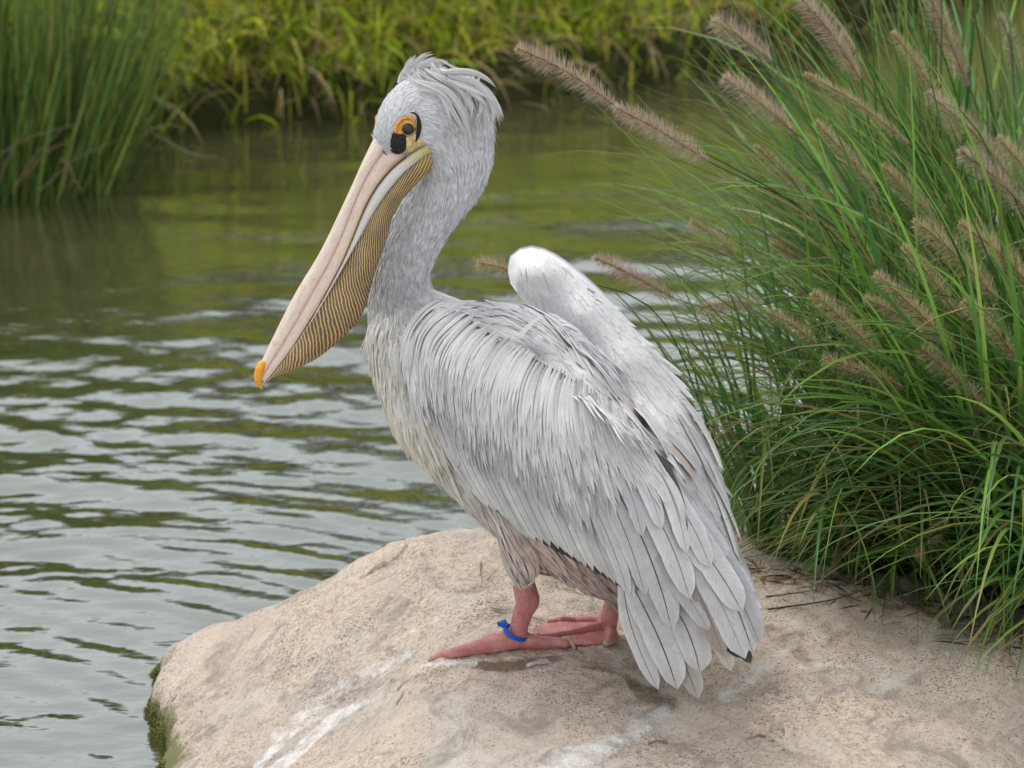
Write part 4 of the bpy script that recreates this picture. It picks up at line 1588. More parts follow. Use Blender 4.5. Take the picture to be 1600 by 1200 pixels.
def bill():
    Lc = [(590, 205), (577, 230), (562, 262), (545, 300), (502, 390), (462, 457), (427, 526), (408, 566), (401, 584)]
    Nc = [(660, 222), (644, 238), (606, 271), (574, 317), (537, 405), (499, 477), (459, 541), (430, 580), (414, 598)]
    Yb = [4.806, 4.80, 4.796, 4.792, 4.782, 4.772, 4.762, 4.756, 4.754]
    n = 44
    q = crom(np.c_[np.array(Lc, float), np.array(Nc, float), np.array(Yb) * 400], n)
    l, nn, Y = q[:, :2], q[:, 2:4], q[:, 4] / 400
    t = np.linspace(0, 1, n)
    th = np.interp(t, [0, .2, .6, 1], [1.0, .8, .75, .5])
    g = np.interp(t, [0, .15, .4, .75, 1], [.34, .38, .52, .55, .5])           # groove place across
    sec, cols = [], []
    for f, rs, c in ((0.0, -.002, (.95, .95, .95)), (.10, .006, (1, 1, 1)), (.55, .011, (1.02, 1, 1)), (.86, .0095, (1, .98, .98)), (1.0, .0062, (.70, .50, .54)),
                     (1.14, .0085, (.97, .93, .92)), (1.6, .0095, (1, .95, .92)), (1.88, .006, (1, .92, .88)), (2.0, .001, (.52, .20, .15)), (1.9, -.006, (.7, .45, .4)), (1.0, -.009, (.7, .6, .6)), (.2, -.008, (.8, .7, .7))):
        if f <= 1:
            k = g * f
        else:
            k = g + (1 - g) * (f - 1)
        xy = l * (1 - k)[:, None] + nn * k[:, None]
        P = PY(xy[:, 0], xy[:, 1], Y)
        dv = norm(P - EYE)
        sec.append(P - dv * (rs * th)[:, None])
        cols.append(np.broadcast_to(np.array((*c, 1.0)), (n, 4)))
    sec = np.stack(sec, 0)
    m = len(sec)
    uv = np.stack(np.meshgrid(np.arange(m) / m, t * 4, indexing='ij'), -1).reshape(-1, 2)
    mb = MB()
    mb.add(sec.reshape(-1, 3), grid_faces(m, n, True), uv, np.stack(cols).reshape(-1, 4))
    mb.add(sec[:, -1], np.array([list(range(m))]), None, (1, 1, 1, 1))
    ub = mb.build('upper_bill', M_BILL, pelican)
    # hooked orange nail
    bl = []
    for x, y, r0, Yn in ((409, 570, 7, 4.752), (406, 577, 7.5, 4.749), (404, 585, 7.5, 4.748), (403, 592, 6.5, 4.747), (404, 599, 4.5, 4.747), (407, 604, 2.8, 4.747), (409, 607.5, 1.4, 4.747)):
        c = PY(x, y, Yn)
        bl.append((c, np.eye(3) * r0 * PXM))
    bl2 = []
    for (c0, A0), (c1, A1) in zip(bl[:-1], bl[1:]):
        for k in np.linspace(0, 1, 4):
            bl2.append((c0 * (1 - k) + c1 * k, A0 * (1 - k) + A1 * k))
    remeshed('bill_nail', bl2, .0009, 3, M_NAIL, ub)
    # lower bill: two thin horny arms, the near one seen from gape to tip
    Mt = [(668, 226), (644, 239), (606, 272), (574, 319), (537, 406), (499, 478), (459, 542), (430, 581), (418, 594)]
    Mb = [(676, 240), (662, 246), (627, 277), (590, 326), (549, 396), (507, 470), (463, 541), (432, 581), (419, 595)]
    Yl = [4.776, 4.780, 4.786, 4.789, 4.782, 4.772, 4.762, 4.756, 4.754]
    for far in (0, 1):
        q = crom(np.c_[np.array(Mt, float), np.array(Mb, float), np.array(Yl if not far else Yb) * 400], n)
        dY = .030 * (1 - .7 * t) * far
        mb = MB()
        sec = []
        for k, rs in ((0.05, .002), (.2, .0075), (.5, .0095), (.8, .0085), (1, .004), (.8, -.002), (.2, -.003)):
            xy = q[:, :2] * (1 - k) + q[:, 2:4] * k
            P = PY(xy[:, 0], xy[:, 1], q[:, 4] / 400 + dY)
            sec.append(P - norm(P - EYE) * (rs * np.interp(t, [0, .3, 1], [.9, .9, .6]))[:, None])
        sec = np.stack(sec, 0)
        m = len(sec)
        colr = np.stack([np.interp(t, [0, .06, .14, .5, 1], [.62, .75, .88, .88, .9]), np.interp(t, [0, .06, .14, .5, 1], [.60, .82, 1.02, .98, .95]), np.interp(t, [0, .06, .14, .5, 1], [.30, .6, 1.18, 1.12, 1.0]), np.ones(n)], 1)
        mb.add(sec.reshape(-1, 3), grid_faces(m, n, True), np.stack(np.meshgrid(np.arange(m) / m, t * 4, indexing='ij'), -1).reshape(-1, 2), np.tile(colr, (m, 1)))
        lb = mb.build('lower_bill', M_BILL, pelican)
        if not far:
            near = lb
    # pouch: a bag between the two arms
    Pm = [(670, 240), (656, 250), (627, 276), (589, 326), (556, 382), (526, 437), (505, 470), (484, 503), (460, 541), (440, 567), (424, 588)]
    Pb = [(678, 255), (668, 272), (645, 294), (618, 328), (601, 385), (583, 436), (570, 482), (549, 514), (504, 554), (468, 574), (426, 590)]
    Yp = np.interp(np.linspace(0, 1, 11), np.linspace(0, 1, 9), Yl)
    n = 60
    q = crom(np.c_[np.array(Pm, float), np.array(Pb, float), Yp * 400], n)
    t = np.linspace(0, 1, n)
    bul = .020 * np.sin(np.pi * np.clip(t, .02, .98)) ** .7
    cols_, rows = 15, []
    for k in np.linspace(0, 1, cols_):
        kk = min(1.0, 2 * k if k < .5 else 2 * (1 - k))
        side = 1 if k < .5 else -1
        xy = q[:, :2] * (1 - kk) + q[:, 2:4] * kk
        half = .016 * np.interp(t, [0, .12, .3, 1], [.3, .75, 1, .25])
        bb = half * math.sqrt(max(0, 1 - kk ** 2.4)) + bul * math.sin(math.pi * min(kk, 1)) * .75
        Pc = PY(xy[:, 0], xy[:, 1], q[:, 4] / 400 + half * .6)
        rows.append(Pc - side * norm(Pc - EYE) * bb[:, None])
    sec = np.stack(rows, 0)
    v = np.linspace(0, 1, cols_)
    vv = 1 - np.abs(2 * v - 1)
    uu = (1 - t)[None, :] * 48 + (vv[:, None] * np.interp(t, [0, .15, .3, .5, .8, 1], [3, 8, 12, 14, 9, 4])[None])
    uv = np.stack([uu, np.broadcast_to(vv[:, None], uu.shape)], -1).reshape(-1, 2)
    mb = MB()
    mb.add(sec.reshape(-1, 3), grid_faces(cols_, n), uv)
    mb.build('throat_pouch', M_POUCH, near)


bill()

# --- face: bare skin patches, eye ---------------------------------------------------
def patch(name, poly, mat, lift, dome, parent, bvh=None, nr=6, nb=26):
    bvh = bvh or body_bvh
    b = crom(np.array(poly, float), nb, True)
    c = b.mean(0)
    pts = [c]
    for k in range(1, nr + 1):
        f = k / nr
        pts += list(c + (b - c) * f)
    P = []
    for i, p in enumerate(pts):
        h, n = hit(bvh, *p)
        f = 0 if i == 0 else ((i - 1) // nb + 1) / nr
        up = lift + dome * (1 - f * f) - (.004 if f == 1 else 0)
        if h is None:
            h, n = P[-1] if P else EYE, -FWD
            P.append(h)
            continue
        P.append(h + n * up)
    P = np.array(P)
    mb = MB()
    k = np.arange(nb)
    mb.add(P, np.concatenate([np.stack([np.zeros(nb, int), 1 + k, 1 + (k + 1) % nb], 1)]), P[:, :2] * 0)
    for rr in range(nr - 1):
        a = 1 + rr * nb
        mb.f.append(np.stack([a + k, a + nb + k, a + nb + (k + 1) % nb, a + (k + 1) % nb], 1))
    return mb.build(name, mat, parent)


M_BLACK = mat_plain('black_skin', (.026, .025, .027), .8, .2, .7, 260)
M_ORANGE = mat_plain('orange_skin', (.60, .30, .085), .55, .3, .5, 150)
M_YELLOW = mat_plain('yellow_skin', (.58, .46, .21), .55, .3, .4, 150)
M_EYE = mat_plain('eye_dark', (.014, .007, .005), .08, .6)
M_IRIS = mat_plain('iris_brown', (.022, .009, .006), .04, .22)
patch('lore_skin', [(630, 214), (638, 212), (646, 207), (651, 207), (652, 216), (660, 219), (666, 223), (655, 231), (644, 238), (635, 242), (633, 232)], M_YELLOW, .0026, .0010, body)
patch('lore_patch', [(609, 227), (611, 213), (615, 205), (624, 206), (631, 207), (637, 214), (637, 226), (633, 236), (624, 241), (612, 239)], M_BLACK, .0030, .0010, body)
patch('eyelid_skin', [(613, 206), (616, 195), (624, 185), (636, 179), (646, 182), (651, 190), (652, 200), (646, 205), (636, 207), (629, 210), (621, 211)], M_ORANGE, .0030, .0012, body)


def skin_band(name, pts, widths, mat, lift):
    p = crom(np.array(pts, float), 18)
    hs = [hit(body_bvh, *q) for q in p]
    N = norm(np.array([q[1] for q in hs]))
    P = np.array([q[0] for q in hs]) + N * lift
    S = norm(np.cross(N, norm(np.gradient(P, axis=0))))
    W = np.interp(np.linspace(0, 1, 18), np.linspace(0, 1, len(widths)), widths) * PXM
    mb = MB()
    v = np.stack([P - S * W[:, None] - N * .003, P - S * W[:, None] * .8, P, P + S * W[:, None] * .8, P + S * W[:, None] - N * .003], 1)
    mb.add(v.reshape(-1, 3), grid_faces(18, 5))
    return mb.build(name, mat, body)


skin_band('eye_crescent', [(642, 176), (648, 177), (653, 183), (655, 196), (653, 210), (649, 221)], (.6, 1.8, 3.2, 3.8, 3.2, .8), M_BLACK, .0034)
skin_band('eyelid_fold', [(621, 207), (623, 196), (630, 188), (640, 185), (647, 190)], (.4, .8, .9, .8, .4), mat_plain('fold_skin', (.46, .17, .03), .55, .3, .2, 200), .0052)
e_h, e_n = hit(body_bvh, 638.5, 200.5)
mbE = MB()
u = norm(np.cross(e_n, [0, 0, 1]))
u2 = np.cross(u, e_n)
mbE.add(ICO[0] @ np.array([u * .0108, u2 * .0098, e_n * .0066]) + e_h + e_n * .0020, ICO[1])
eye = mbE.build('eye', M_IRIS, body)
mbE = MB()
mbE.add(ICO[0] @ np.array([u * .0078, u2 * .0074, e_n * .0024]) + e_h + e_n * .0072 + u * 0, ICO[1])
mbE.build('pupil', M_EYE, eye)
ringp = np.array([e_h + e_n * .0050 + (u * math.cos(a) * .0088 + u2 * math.sin(a) * .0092) for a in np.linspace(0, 2 * np.pi, 33)])
mbE = MB()
tube(mbE, ringp * 1.0, .0006, 6)
mbE.build('eyelid_rim', mat_plain('eye_rim', (.62, .42, .12), .5, .3), body)
mbE = MB()                                                        # the far eye's orange lid just showing over the brow
mbE.add(ICO[0] @ np.diag([.0036, .008, .0075]) + PY(589.5, 187, 4.820), ICO[1])
mbE.build('eyelid_skin', M_ORANGE, body)
mbE = MB()                                                        # dark skin seam where forehead plumage meets the bill
for a, b_ in (((598, 236), (604, 242)),):
    pa, pb = [PY(*q, 4.795) for q in (a, b_)]
    tube(mbE, np.array([pa - FWD * .004, (pa + pb) / 2 - FWD * .0055, pb - FWD * .004]), .0008, 6)
mbE.build('bill_seam', M_BLACK, body)

# --- legs and feet --------------------------------------------------------------------
def mat_leg():
    m, N, L, b = new_mat('pink_leg_skin')
    tc = N.new('ShaderNodeTexCoord')
    v = N.new('ShaderNodeTexVoronoi')
    v.inputs['Scale'].default_value = 380
    L.new(tc.outputs['Object'], v.inputs['Vector'])
    n = noise(N, L, tc.outputs['Object'], 45, 5, .6)
    r = ramp(N, [(.28, (.42, .14, .14)), (.5, (.53, .205, .195)), (.72, (.64, .33, .31))])
    L.new(n.outputs['Fac'], r.inputs[0])
    f = maprange(N, L, v.outputs['Distance'], .0, .5, 1.06, .86)
    c = mix(N, L, 'MULTIPLY', 1, r.outputs[0], f)
    a = N.new('ShaderNodeAttribute')
    a.attribute_name = 'tint'
    L.new(c, b.inputs['Base Color'])
    b.inputs['Roughness'].default_value = .5
    b.inputs['Specular IOR Level'].default_value = .35
    b.inputs['Subsurface Weight'].default_value = .08
    b.inputs['Subsurface Radius'].default_value = (.01, .004, .003)
    hh = mix(N, L, 'ADD', .5, v.outputs['Distance'], n.outputs['Fac'])
    bump(N, L, b, hh, .5, .0018)
    return m


M_LEG = mat_leg()
M_CLAW = mat_plain('claw_horn', (.42, .33, .24), .45, .35, .3, 120)


def balls(pts):
    out = []
    for (c0, r0), (c1, r1) in zip(pts[:-1], pts[1:]):
        L = np.linalg.norm(c1 - c0)
        k = max(3, int(L / (0.35 * min(r0, r1))))
        for f in np.linspace(0, 1, k):
            out.append((c0 * (1 - f) + c1 * f, np.eye(3) * (r0 * (1 - f) + r1 * f)))
    return out


def web(corners, thick=.0022):
    """thin membrane over the rock, corners in photo pixels"""
    P = [rock_pt(x, y, .0022) for x, y in corners]
    up = np.array([0, 0, thick])
    n = len(P)
    v = np.array(P + [p + up for p in P])
    f = []
    for k in range(1, n - 1):
        f += [(0, k + 1, k), (n, n + k, n + k + 1)]
    for k in range(n):
        j = (k + 1) % n
        f += [(k, j, n + j), (k, n + j, n + k)]
    return v, np.array(f)


def near_leg():
    J = lambda x, y, r, up: (rock_pt(x, y, up), r)
    ank = rock_pt(806, 1014, .016)
    Ya = ank[1]
    up = lambda x, y, r: (PY(x, y, Ya + .0), r)
    b = balls([up(818, 893, .0165), up(819, 915, .0175), up(822, 928, .0185), up(825, 940, .0178), up(818, 955, .0155), up(812, 975, .0145), (PY(808, 995, Ya), .0150), (ank, .0165)])
    b += balls([up(833, 934, .0105), up(833, 946, .0085)])
    b += balls([(ank, .0155), J(775, 1016, .0135, .010), J(735, 1022, .0105, .008), J(705, 1027, .0085, .006), J(676, 1032, .0055, .004)])
    b += balls([(ank, .0145), J(788, 1008, .010, .010), J(765, 1009, .009, .009), J(748, 1013, .007, .006)])
    b += balls([(ank, .015), J(838, 1013, .0115, .009), J(862, 1012, .0098, .008), J(884, 1012, .0085, .007)])
    b += balls([(ank, .014), J(795, 1003, .010, .008), J(790, 996, .008, .006)])
    leg = remeshed('leg', b, .0021, 3, M_LEG, pelican, [web([(806, 1010), (745, 1013), (674, 1031), (720, 1028), (790, 1021)], .004)])
    c = balls([J(882, 1010.5, .0066, .010), J(889, 1010, .0060, .0105), J(895, 1013, .0035, .006), J(898, 1016, .0018, .0025)])
    remeshed('claw', c, .0011, 2, M_CLAW, leg)
    c = balls([J(678, 1031.5, .0045, .005), J(670, 1034, .0022, .002)])
    remeshed('claw', c, .0009, 2, M_CLAW, leg)
    return Ya


def far_leg():
    def E(px, py, h):
        """point seen at (px, py), h above the rock"""
        return rock_pt(px, py + h * CT / PXM, h)
    ank = E(950, 982, .012)
    Ya = ank[1]
    up_e = [(934, 965, .020), (901, 968, .014), (878, 967, .011), (858, 971, .008), (832, 982, .004)]
    rid = [(937, 976, .019), (910, 983, .015), (887, 989, .011), (860, 993, .008), (838, 994, .006)]
    low = [(960, 1005, .0035), (918, 1006.5, .0030), (886, 1005.5, .0030), (858, 1003, .0030), (834, 998, .0030)]
    P = [[E(*q) for q in row] for row in (up_e, rid, low)]
    b = balls([(PY(965, 920, Ya + .01), .016), (PY(957, 948, Ya), .0150), (PY(951, 968, Ya), .0145), (ank, .0140)])
    b += balls([(ank, .012), (P[1][0], .0075)] + [(q, r_) for q, r_ in zip(P[1][1:], (.0058, .0052, .0048, .0044))])
    b += balls([(PY(948, 970, Ya), .010), (P[0][0], .0072)] + [(q, r_) for q, r_ in zip(P[0][1:4], (.0058, .0054, .0044))])
    b += balls([(ank, .0125), (E(957, 994, .009), .0095), (E(952, 1003, .006), .0075)])
    leg = remeshed('leg', b, .0019, 3, M_LEG, pelican)
    mbw = MB()
    for r0, r1 in ((0, 1), (1, 2)):
        a, c = crom(np.array(P[r0]), 14), crom(np.array(P[r1]), 14)
        v = np.linspace(0, 1, 7)[None, :, None]
        G = a[:, None] * (1 - v) + c[:, None] * v
        G[..., 2] -= (np.sin(np.pi * v[0, :, 0]) * .0022)[None] + .0008 * np.sin(np.arange(14) * 1.9)[:, None] * np.sin(np.pi * v[0, :, 0])[None]
        mbw.add(G.reshape(-1, 3), grid_faces(14, 7))
        mbw.add((G - np.array([0, 0, .0022])).reshape(-1, 3), grid_faces(14, 7)[:, ::-1])
        e = G[:, -1]
        mbw.add(np.stack([e, e - np.array([0, 0, .0022])], 1).reshape(-1, 3), grid_faces(14, 2))
    mbw.build('web', M_LEG, leg)
    c = balls([(E(950, 1001, .009), .0056), (E(947, 1005, .006), .0052), (E(944, 1008, .003), .0028)])
    remeshed('claw', c, .0011, 2, M_CLAW, leg)
    c = balls([(E(839, 992, .007), .0050), (E(832, 993.5, .006), .0046), (E(825, 997, .003), .0022)])
    remeshed('claw', c, .0011, 2, M_CLAW, leg)


Y_LEG = near_leg()
far_leg()


def leg_band():
    c = PY(806.5, 987.5, Y_LEG)
    m = mat_plain('blue_plastic', (.004, .085, .46), .35, .4)
    ax = norm(np.array([.42, -.12, 1.0]))                            # tilted ring
    u = norm(np.cross(np.array([0, 1, 0]), ax))
    v = np.cross(ax, u)
    a = np.linspace(0, 2 * np.pi, 41)
    ring = c + .0185 * (np.cos(a)[:, None] * u - np.sin(a)[:, None] * v) + np.array([0, 0, -.001])
    mb = MB()
    # flat strap: rectangular section swept round
    rad = norm(ring - c)
    sec = np.stack([ring + rad * .0012 + ax * .0030, ring + rad * .0012 - ax * .0030, ring - rad * .0008 - ax * .0030, ring - rad * .0008 + ax * .0030], 0)
    mb.add(sec.reshape(-1, 3), grid_faces(4, 41, True))
    o = mb.build('leg_band', m, smooth=False)
    tag(o, 'bright blue plastic tie band round the near pink leg of the pelican', 'leg band')
    # tie head and cut tail
    k = MB()
    hc = PY(787, 974.5, Y_LEG - .012)
    B = np.array([(x, y, z) for x in (-1, 1) for y in (-1, 1) for z in (-1, 1)], float) * np.array([.0052, .0045, .0046])
    R = np.array([[.85, 0, -.5], [0, 1, 0], [.5, 0, .85]])
    k.add(B @ R.T + hc, [(0, 1, 3, 2), (4, 6, 7, 5), (0, 4, 5, 1), (2, 3, 7, 6), (0, 2, 6, 4), (1, 5, 7, 3)])
    B2 = B * np.array([.45, .8, .75]) + np.array([-.0062, 0, .003])
    k.add(B2 @ R.T + hc, [(0, 1, 3, 2), (4, 6, 7, 5), (0, 4, 5, 1), (2, 3, 7, 6), (0, 2, 6, 4), (1, 5, 7, 3)])
    tube(k, np.array([hc + np.array([.002, 0, -.002]), hc + np.array([.006, .001, -.008]), PY(793, 984, Y_LEG - .017)]), .0024, 6)
    ho = k.build('tie_head', m, o, smooth=False)
    bv_ = ho.modifiers.new('bevel', 'BEVEL')
    bv_.width = .0008
    bv_.segments = 2


leg_band()

# ------------------------------------------------------------------ fountain grass
GREENS = [(0.16, 0.31, 0.05), (0.09, 0.215, 0.04), (0.05, 0.13, 0.03), (0.21, 0.35, 0.065), (0.13, 0.27, 0.10)]


def clump(label, loc, n, spread, lean, Lr, r, nobj=60, wide=(.004, .0085), droop=(.7, 2.3), elev=(.45, 1.2), left=0):
    root = empty('fountain_grass', label, 'grass clump', 'fountain grass clumps beside the pond')
    root['kind'] = 'thing'
    root.location = loc
    n0, per, got = n, 39, []
    have = 0
    while have < n0 and len(got) < 8:
        n = n0
        a = r.uniform(0, 2 * np.pi, n)
        q = np.sqrt(r.random(n))
        off = np.stack([np.cos(a) * q * spread, np.sin(a) * q * spread], 1)
        base = np.stack([off[:, 0], off[:, 1], np.full(n, -.02)], 1)
        back = np.where(r.random(n) < .16, -.6, 1.0)
        nt = max(20, n // 16)
        ti = r.integers(0, nt, n)
        tx, ty, tz, td = r.normal(0, .36, nt), r.normal(0, .30, nt), r.uniform(*elev, nt), r.uniform(*droop, nt)
        tc = np.clip(1 + r.normal(0, .28, nt), .45, 1.7)
        ctr_a, ctr_q = r.uniform(0, 2 * np.pi, nt), np.sqrt(r.random(nt)) * spread
        off = np.stack([np.cos(ctr_a) * ctr_q, np.sin(ctr_a) * ctr_q], 1)[ti] + r.normal(0, .012, (n, 2))
        base = np.stack([off[:, 0], off[:, 1], np.full(n, -.02)], 1)
        back = np.where(r.random(nt) < .14, -.6, 1.0)[ti]
        d0 = norm(np.stack([lean[0] * back + off[:, 0] / spread * .45 + tx[ti] + r.normal(0, .11, n), lean[1] + off[:, 1] / spread * .4 + ty[ti] + r.normal(0, .11, n), tz[ti] + r.normal(0, .08, n)], 1))
        L = r.uniform(*Lr, n)
        w = r.uniform(*wide, n)
        dr = td[ti] * r.uniform(.75, 1.3, n)
        col = palette(n, GREENS, (4, 4, 3, 2, 2), .14, r) * tc[ti][:, None]
        dry = r.random(n) < .06
        col[dry] = np.array((.30, .24, .09)) * r.uniform(.6, 1.2, (dry.sum(), 1))
        tip = col * .9
        tt = r.random(n)
        tip[tt < .3] = np.array((.26, .20, .08))
        tip[(tt > .3) & (tt < .36)] = np.array((.10, .03, .03))
        V, F, UV, C = blades(n, base, d0, L, w, dr, col, 12, r, tip, .32, fold=.45)
        # the clump keeps clear of the bird and of the bare boulder in front
        qx, qy = project(V + loc)
        lim = np.interp(qy, [0, 60, 240, 300, 420, 520, 620, 760, 900, 1000], [1020, 900, 800, 840, 900, 945, 985, 1045, 1115, 1280]) + left
        low = np.interp(qx, [1150, 1300, 1380, 1480, 1600, 1750], [895, 940, 985, 1040, 1120, 1280])
        bad = ((qx < lim + 20) | (qy > low)).reshape(n, per).any(1)
        some = r.random(n) < .02
        bad &= ~(some & ~((qx < lim - 10) | (qy > low + 90)).reshape(n, per).any(1))
        thin = (((qx - lim) < 170) & (qy < 600)).reshape(n, per).any(1) & (r.random(n) < .3)
        ok = ~(bad | thin)
        got.append((V.reshape(n, per, 3)[ok], UV.reshape(n, per, 2)[ok], C.reshape(n, per, 4)[ok], w[ok]))
        have += int(ok.sum())
    V, UV, C, w = (np.concatenate([g[k] for g in got])[:n0] for k in range(4))
    n = len(V)
    o = np.argsort(-w)                                        # the widest blades are objects of their own
    V, UV, C = V[o], UV[o], C[o]
    gf = grid_faces(13, 3)
    mb = MB()
    m = n - nobj
    mb.add(V[nobj:].reshape(-1, 3), (gf[None] + (np.arange(m) * per)[:, None, None]).reshape(-1, 4), UV[nobj:].reshape(-1, 2), C[nobj:].reshape(-1, 4))
    tag(mb.build('grass_blades', M_BLADE, root), None, None, None, 'stuff')
    for k in range(nobj):
        m1 = MB()
        m1.add(V[k], gf, UV[k], C[k])
        m1.build('grass_blade', M_BLADE, root)
    # dead thatch at the foot
    m = 500
    a = r.uniform(0, 2 * np.pi, m)
    base = np.stack([np.cos(a) * spread * 1.2, np.sin(a) * spread * 1.2, np.full(m, .0)], 1) * r.random((m, 1)) ** .4
    d0 = norm(np.stack([np.cos(a) + lean[0], np.sin(a) + lean[1], r.uniform(.0, .5, m)], 1))
    mb = MB()
    mb.add(*blades(m, base, d0, r.uniform(.12, .36, m), r.uniform(.0015, .004, m), r.uniform(.4, 1.8, m),
                   palette(m, [(.24, .16, .08), (.13, .085, .045), (.32, .24, .13)], (2, 2, 1), .3, r), 5, r, None, 1.0))
    tag(mb.build('dead_thatch', M_BANKBLADE, root), None, None, None, 'stuff')
    return root


def gp(px, py, Y):
    return PY(px, py, Y)


rg = np.random.default_rng(41)
cl_main = clump('large fountain grass clump arching over the boulder just right of the pelican tail', np.array([.84, 5.28, .26]), 1100, .24, (-.50, -.22), (.5, 1.1), rg, 100, (.0055, .0118))
cl_back = clump('rear fountain grass clump with pinkish plumes rising to the top right corner', np.array([.86, 6.0, .24]), 950, .24, (-.46, -.02), (.6, 1.2), rg, 60, (.005, .0105), (.3, 1.5), (.6, 1.5))
cl_left = clump('low fountain grass clump at the water edge right behind the pelican wing, leaning furthest left', np.array([.52, 5.38, .26]), 800, .19, (-.22, -.25), (.28, .80), rg, 60, (.005, .0105), (.9, 2.8), (.4, 1.2), -15)
cl_right = clump('fountain grass clump at the right picture edge drooping dark blades down onto the boulder', np.array([1.02, 4.98, .26]), 850, .21, (-.32, -.32), (.35, .85), rg, 60, (.0055, .0118), (1.2, 3.0), (.5, 1.2))


def spike(tip, base, Y, root, r, kind=0, fat=1.0, sag=.06):
    """bottlebrush flower head from tip to base, then a stem down to the clump's foot"""
    o = np.array(root.location)
    Yt, Yb_ = Y if isinstance(Y, tuple) else (Y, Y)
    a, b = PY(*tip, Yt) - o, PY(*base, Yb_) - o
    L = np.linalg.norm(b - a)
    mid = (a + b) / 2 + np.array([0, 0, L * sag])
    ax = crom(np.array([b, mid, a]), 24)
    ln = max(600, int(1400 * min(1.7, L / .17)))
    t = r.random(ln)
    P = np.stack([np.interp(t, np.linspace(0, 1, 24), ax[:, k]) for k in range(3)], 1)
    T = norm(np.stack([np.interp(t, np.linspace(0, 1, 24), np.gradient(ax, axis=0)[:, k]) for k in range(3)], 1))
    rad = norm(np.cross(T, r.normal(size=(ln, 3))))
    env = np.sqrt(np.clip(1 - (2 * t - 1) ** 4, .15, 1))
    d0 = norm(T * r.uniform(.35, .9, ln)[:, None] + rad)
    bc = [(.54, .42, .35), (.40, .28, .28), (.60, .51, .36)] if kind == 0 else [(.64, .54, .34), (.52, .42, .27), (.38, .29, .19)]
    mb = MB()
    mb.add(*blades(ln, P, d0, r.uniform(.015, .036, ln) * env * fat, np.full(ln, .0006), r.uniform(-.3, .5, ln), palette(ln, bc, (2, 2, 2), .2, r), 2, r))
    m = int(ln * .22)
    t = np.sort(r.random(m))
    P = np.stack([np.interp(t, np.linspace(0, 1, 24), ax[:, k]) for k in range(3)], 1)
    T = norm(np.stack([np.interp(t, np.linspace(0, 1, 24), np.gradient(ax, axis=0)[:, k]) for k in range(3)], 1))
    rad = norm(np.cross(T, r.normal(size=(m, 3))))
    d0 = norm(T * r.uniform(.6, 1.2, m)[:, None] + rad)
    mb.add(*blades(m, P, d0, r.uniform(.006, .011, m) * fat, np.full(m, .0016), np.zeros(m), palette(m, [(.64, .57, .30), (.50, .48, .22), (.58, .47, .28)], (2, 2, 1), .15, r), 2, r))
    tube(mb, ax, .0009, 5, (.18, .18, .07, 1))
    ob = mb.build('flower_spike', M_BANKBLADE, root)
    d = norm(b - a)
    foot = np.array([r.normal(0, .06), r.normal(0, .06), 0.0])
    D = np.linalg.norm(foot - b)
    cv = np.array([b, b + d * D * .33 + np.array([0, 0, .01]), foot + (b - foot) * .30 + np.array([.02, .02, .03]), foot])
    sm = MB()
    tube(sm, crom(cv, 18), np.linspace(.0010, .0019, 18), 6, (.035, .085, .022, 1))
    sm.build('flower_stem', M_BLADE, ob)


rs = np.random.default_rng(43)
SP = [((808, 75), (965, 168), (5.35, 5.4), cl_back, 0, 1.05), ((962, 168), (1106, 252), (5.30, 5.4), cl_back, 0, 1.05), ((1113, 33), (1206, 96), 5.75, cl_back, 0, 1.25), ((1130, 122), (1242, 208), 5.6, cl_back, 0, 1.15),
      ((1247, -8), (1345, 125), 5.6, cl_back, 0, 1.1), ((1450, -10), (1512, 135), 5.9, cl_back, 0, 1.1), ((1562, 22), (1592, 120), 6.0, cl_back, 0, .9), ((1395, 50), (1500, 225), 5.7, cl_back, 1, .8),
      ((1258, 115), (1420, 225), 5.5, cl_back, 1, .55), ((1275, 190), (1372, 305), 5.5, cl_back, 1, .75), ((1450, 145), (1590, 290), 5.55, cl_back, 0, 1.0), ((1180, 228), (1275, 330), 5.7, cl_left, 1, .7),
      ((1080, 345), (1152, 402), 5.9, cl_left, 1, .9), ((1205, 380), (1290, 432), 5.7, cl_left, 1, .8), ((928, 403), (1052, 466), (5.45, 5.5), cl_left, 0, .9), ((1092, 482), (1192, 476), 5.25, cl_left, 0, 1.05),
      ((1198, 488), (1276, 538), 5.1, cl_main, 1, .65), ((1270, 458), (1372, 555), 5.0, cl_main, 1, .85), ((1368, 428), (1492, 548), 4.98, cl_main, 1, .9), ((1285, 560), (1412, 607), 5.05, cl_main, 1, .8),
      ((1436, 542), (1544, 645), 4.95, cl_right, 1, .9), ((1430, 345), (1560, 470), 5.1, cl_main, 1, 1.0), ((1500, 350), (1605, 440), 5.15, cl_right, 1, 1.0), ((1505, 470), (1592, 565), 4.98, cl_right, 1, .95),
      ((1500, 235), (1610, 335), 5.4, cl_back, 0, 1.0), ((1412, 385), (1500, 500), 5.1, cl_main, 1, .8), ((1350, 465), (1450, 530), 5.08, cl_main, 1, .7), ((748, 411), (806, 428), 5.3, cl_left, 1, .8), ((1430, 868), (1482, 808), 4.9, cl_right, 1, .75),
      ((1540, 380), (1640, 470), 5.2, cl_right, 1, 1.0), ((1380, 260), (1500, 400), 5.5, cl_main, 1, .9), ((1560, 215), (1640, 320), 5.45, cl_right, 1, .9)]
for tip, base, Y, root, kind, fat in SP:
    spike(tip, base, Y, root, rs, kind, fat, sag=rs.uniform(.0, .07))

# ------------------------------------------------------------------ small things on the boulder
def twig(pts, rad, col, label, cat='twig', lift=.003):
    P = crom(np.array([rock_pt(x, y, lift) for x, y in pts]), 14)
    mb = MB()
    tube(mb, P, np.linspace(rad, rad * .45, 14), 6, (*col, 1))
    tag(mb.build('dry_stem', M_BANKBLADE), label, cat)


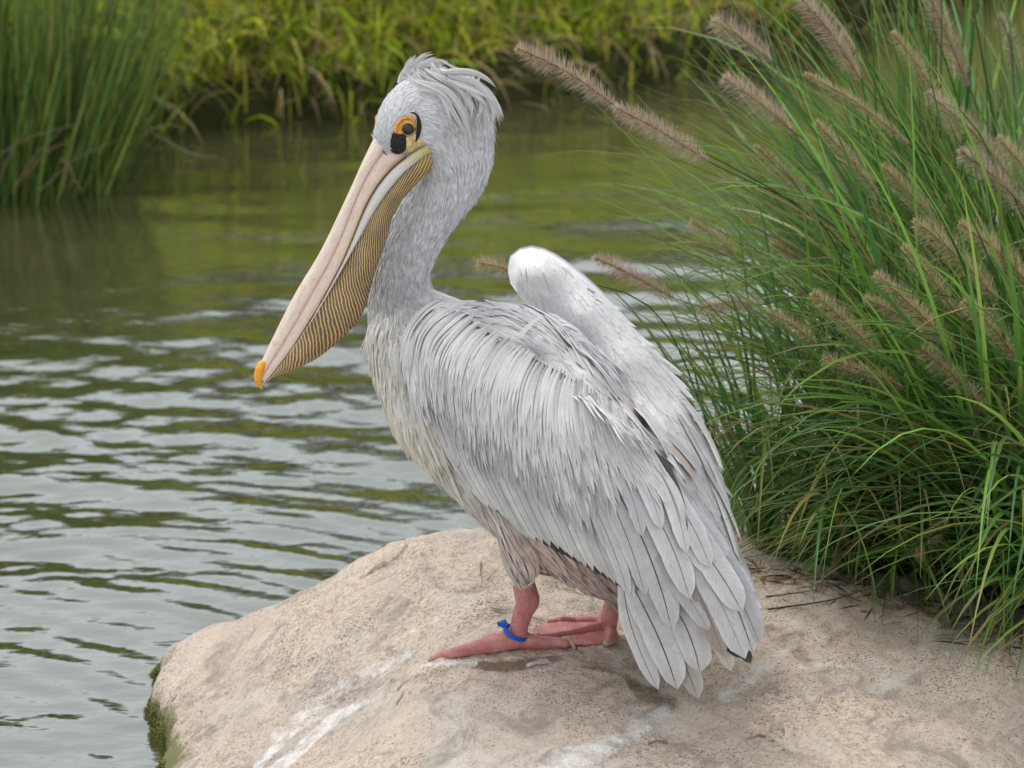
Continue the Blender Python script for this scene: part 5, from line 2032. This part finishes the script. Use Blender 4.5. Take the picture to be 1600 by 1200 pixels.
twig([(842, 896), (890, 908), (940, 927)], .0022, (.30, .18, .07), 'straight brown dry stem lying behind the near leg, under the pelican belly')
twig([(880, 921), (905, 930), (928, 940)], .0012, (.36, .25, .12), 'short thin tan straw just below the brown dry stem behind the near leg')
twig([(766, 953), (780, 956), (797, 957)], .0012, (.40, .27, .10), 'small golden straw left of the near leg above the blue band', lift=.004)
twig([(830, 967), (842, 970), (853, 975)], .0011, (.40, .27, .10), 'small golden straw right of the near leg by the far foot')
twig([(752, 880), (751, 895), (753, 908)], .0010, (.24, .17, .09), 'thin upright brown bit of straw on the boulder left of the thigh')
twig([(899, 1013), (905, 1021), (913, 1024)], .0010, (.20, .14, .08), 'curled dark straw by the claw of the near foot')
twig([(1200, 955), (1290, 942), (1340, 928)], .0016, (.13, .085, .045), 'long dark stalk lying on the boulder right of the wing tips')
twig([(1196, 935), (1240, 930), (1275, 925)], .0012, (.15, .10, .06), 'shorter dark stalk lying above the long one, right of the wing tips')
twig([(1013, 1166), (1028, 1160), (1042, 1165), (1036, 1156)], .0012, (.26, .16, .06), 'bent orange brown straw on the boulder at the bottom, below the tail')


def litter():
    """dry bits of grass and crumbs of soil where the clumps meet the boulder"""
    r = np.random.default_rng(61)
    n, P = 420, []
    while len(P) < n:
        x = r.uniform(1165, 1620)
        y = np.interp(x, [1165, 1300, 1400, 1500, 1620], [893, 905, 925, 965, 1010]) + abs(r.normal(0, 1)) * 20 - 10
        h, _ = hit(rock_bvh, x, y)
        if h is not None:
            P.append(h + np.array([0, 0, .002]))
    P = np.array(P)
    d0 = norm(np.stack([r.normal(0, 1, n), r.normal(0, 1, n), r.uniform(0, .16, n)], 1))
    mb = MB()
    mb.add(*blades(n, P, d0, r.uniform(.008, .07, n), r.uniform(.0012, .0034, n), r.uniform(.0, .25, n),
                   palette(n, [(.22, .15, .08), (.11, .08, .045), (.36, .27, .14), (.06, .045, .03)], (3, 3, 2, 2), .25, r), 3, r, None, 1.0))
    tag(mb.build('leaf_litter', M_BANKBLADE), 'dry brown scraps of grass scattered along the foot of the grass clumps', 'litter', None, 'stuff')


litter()
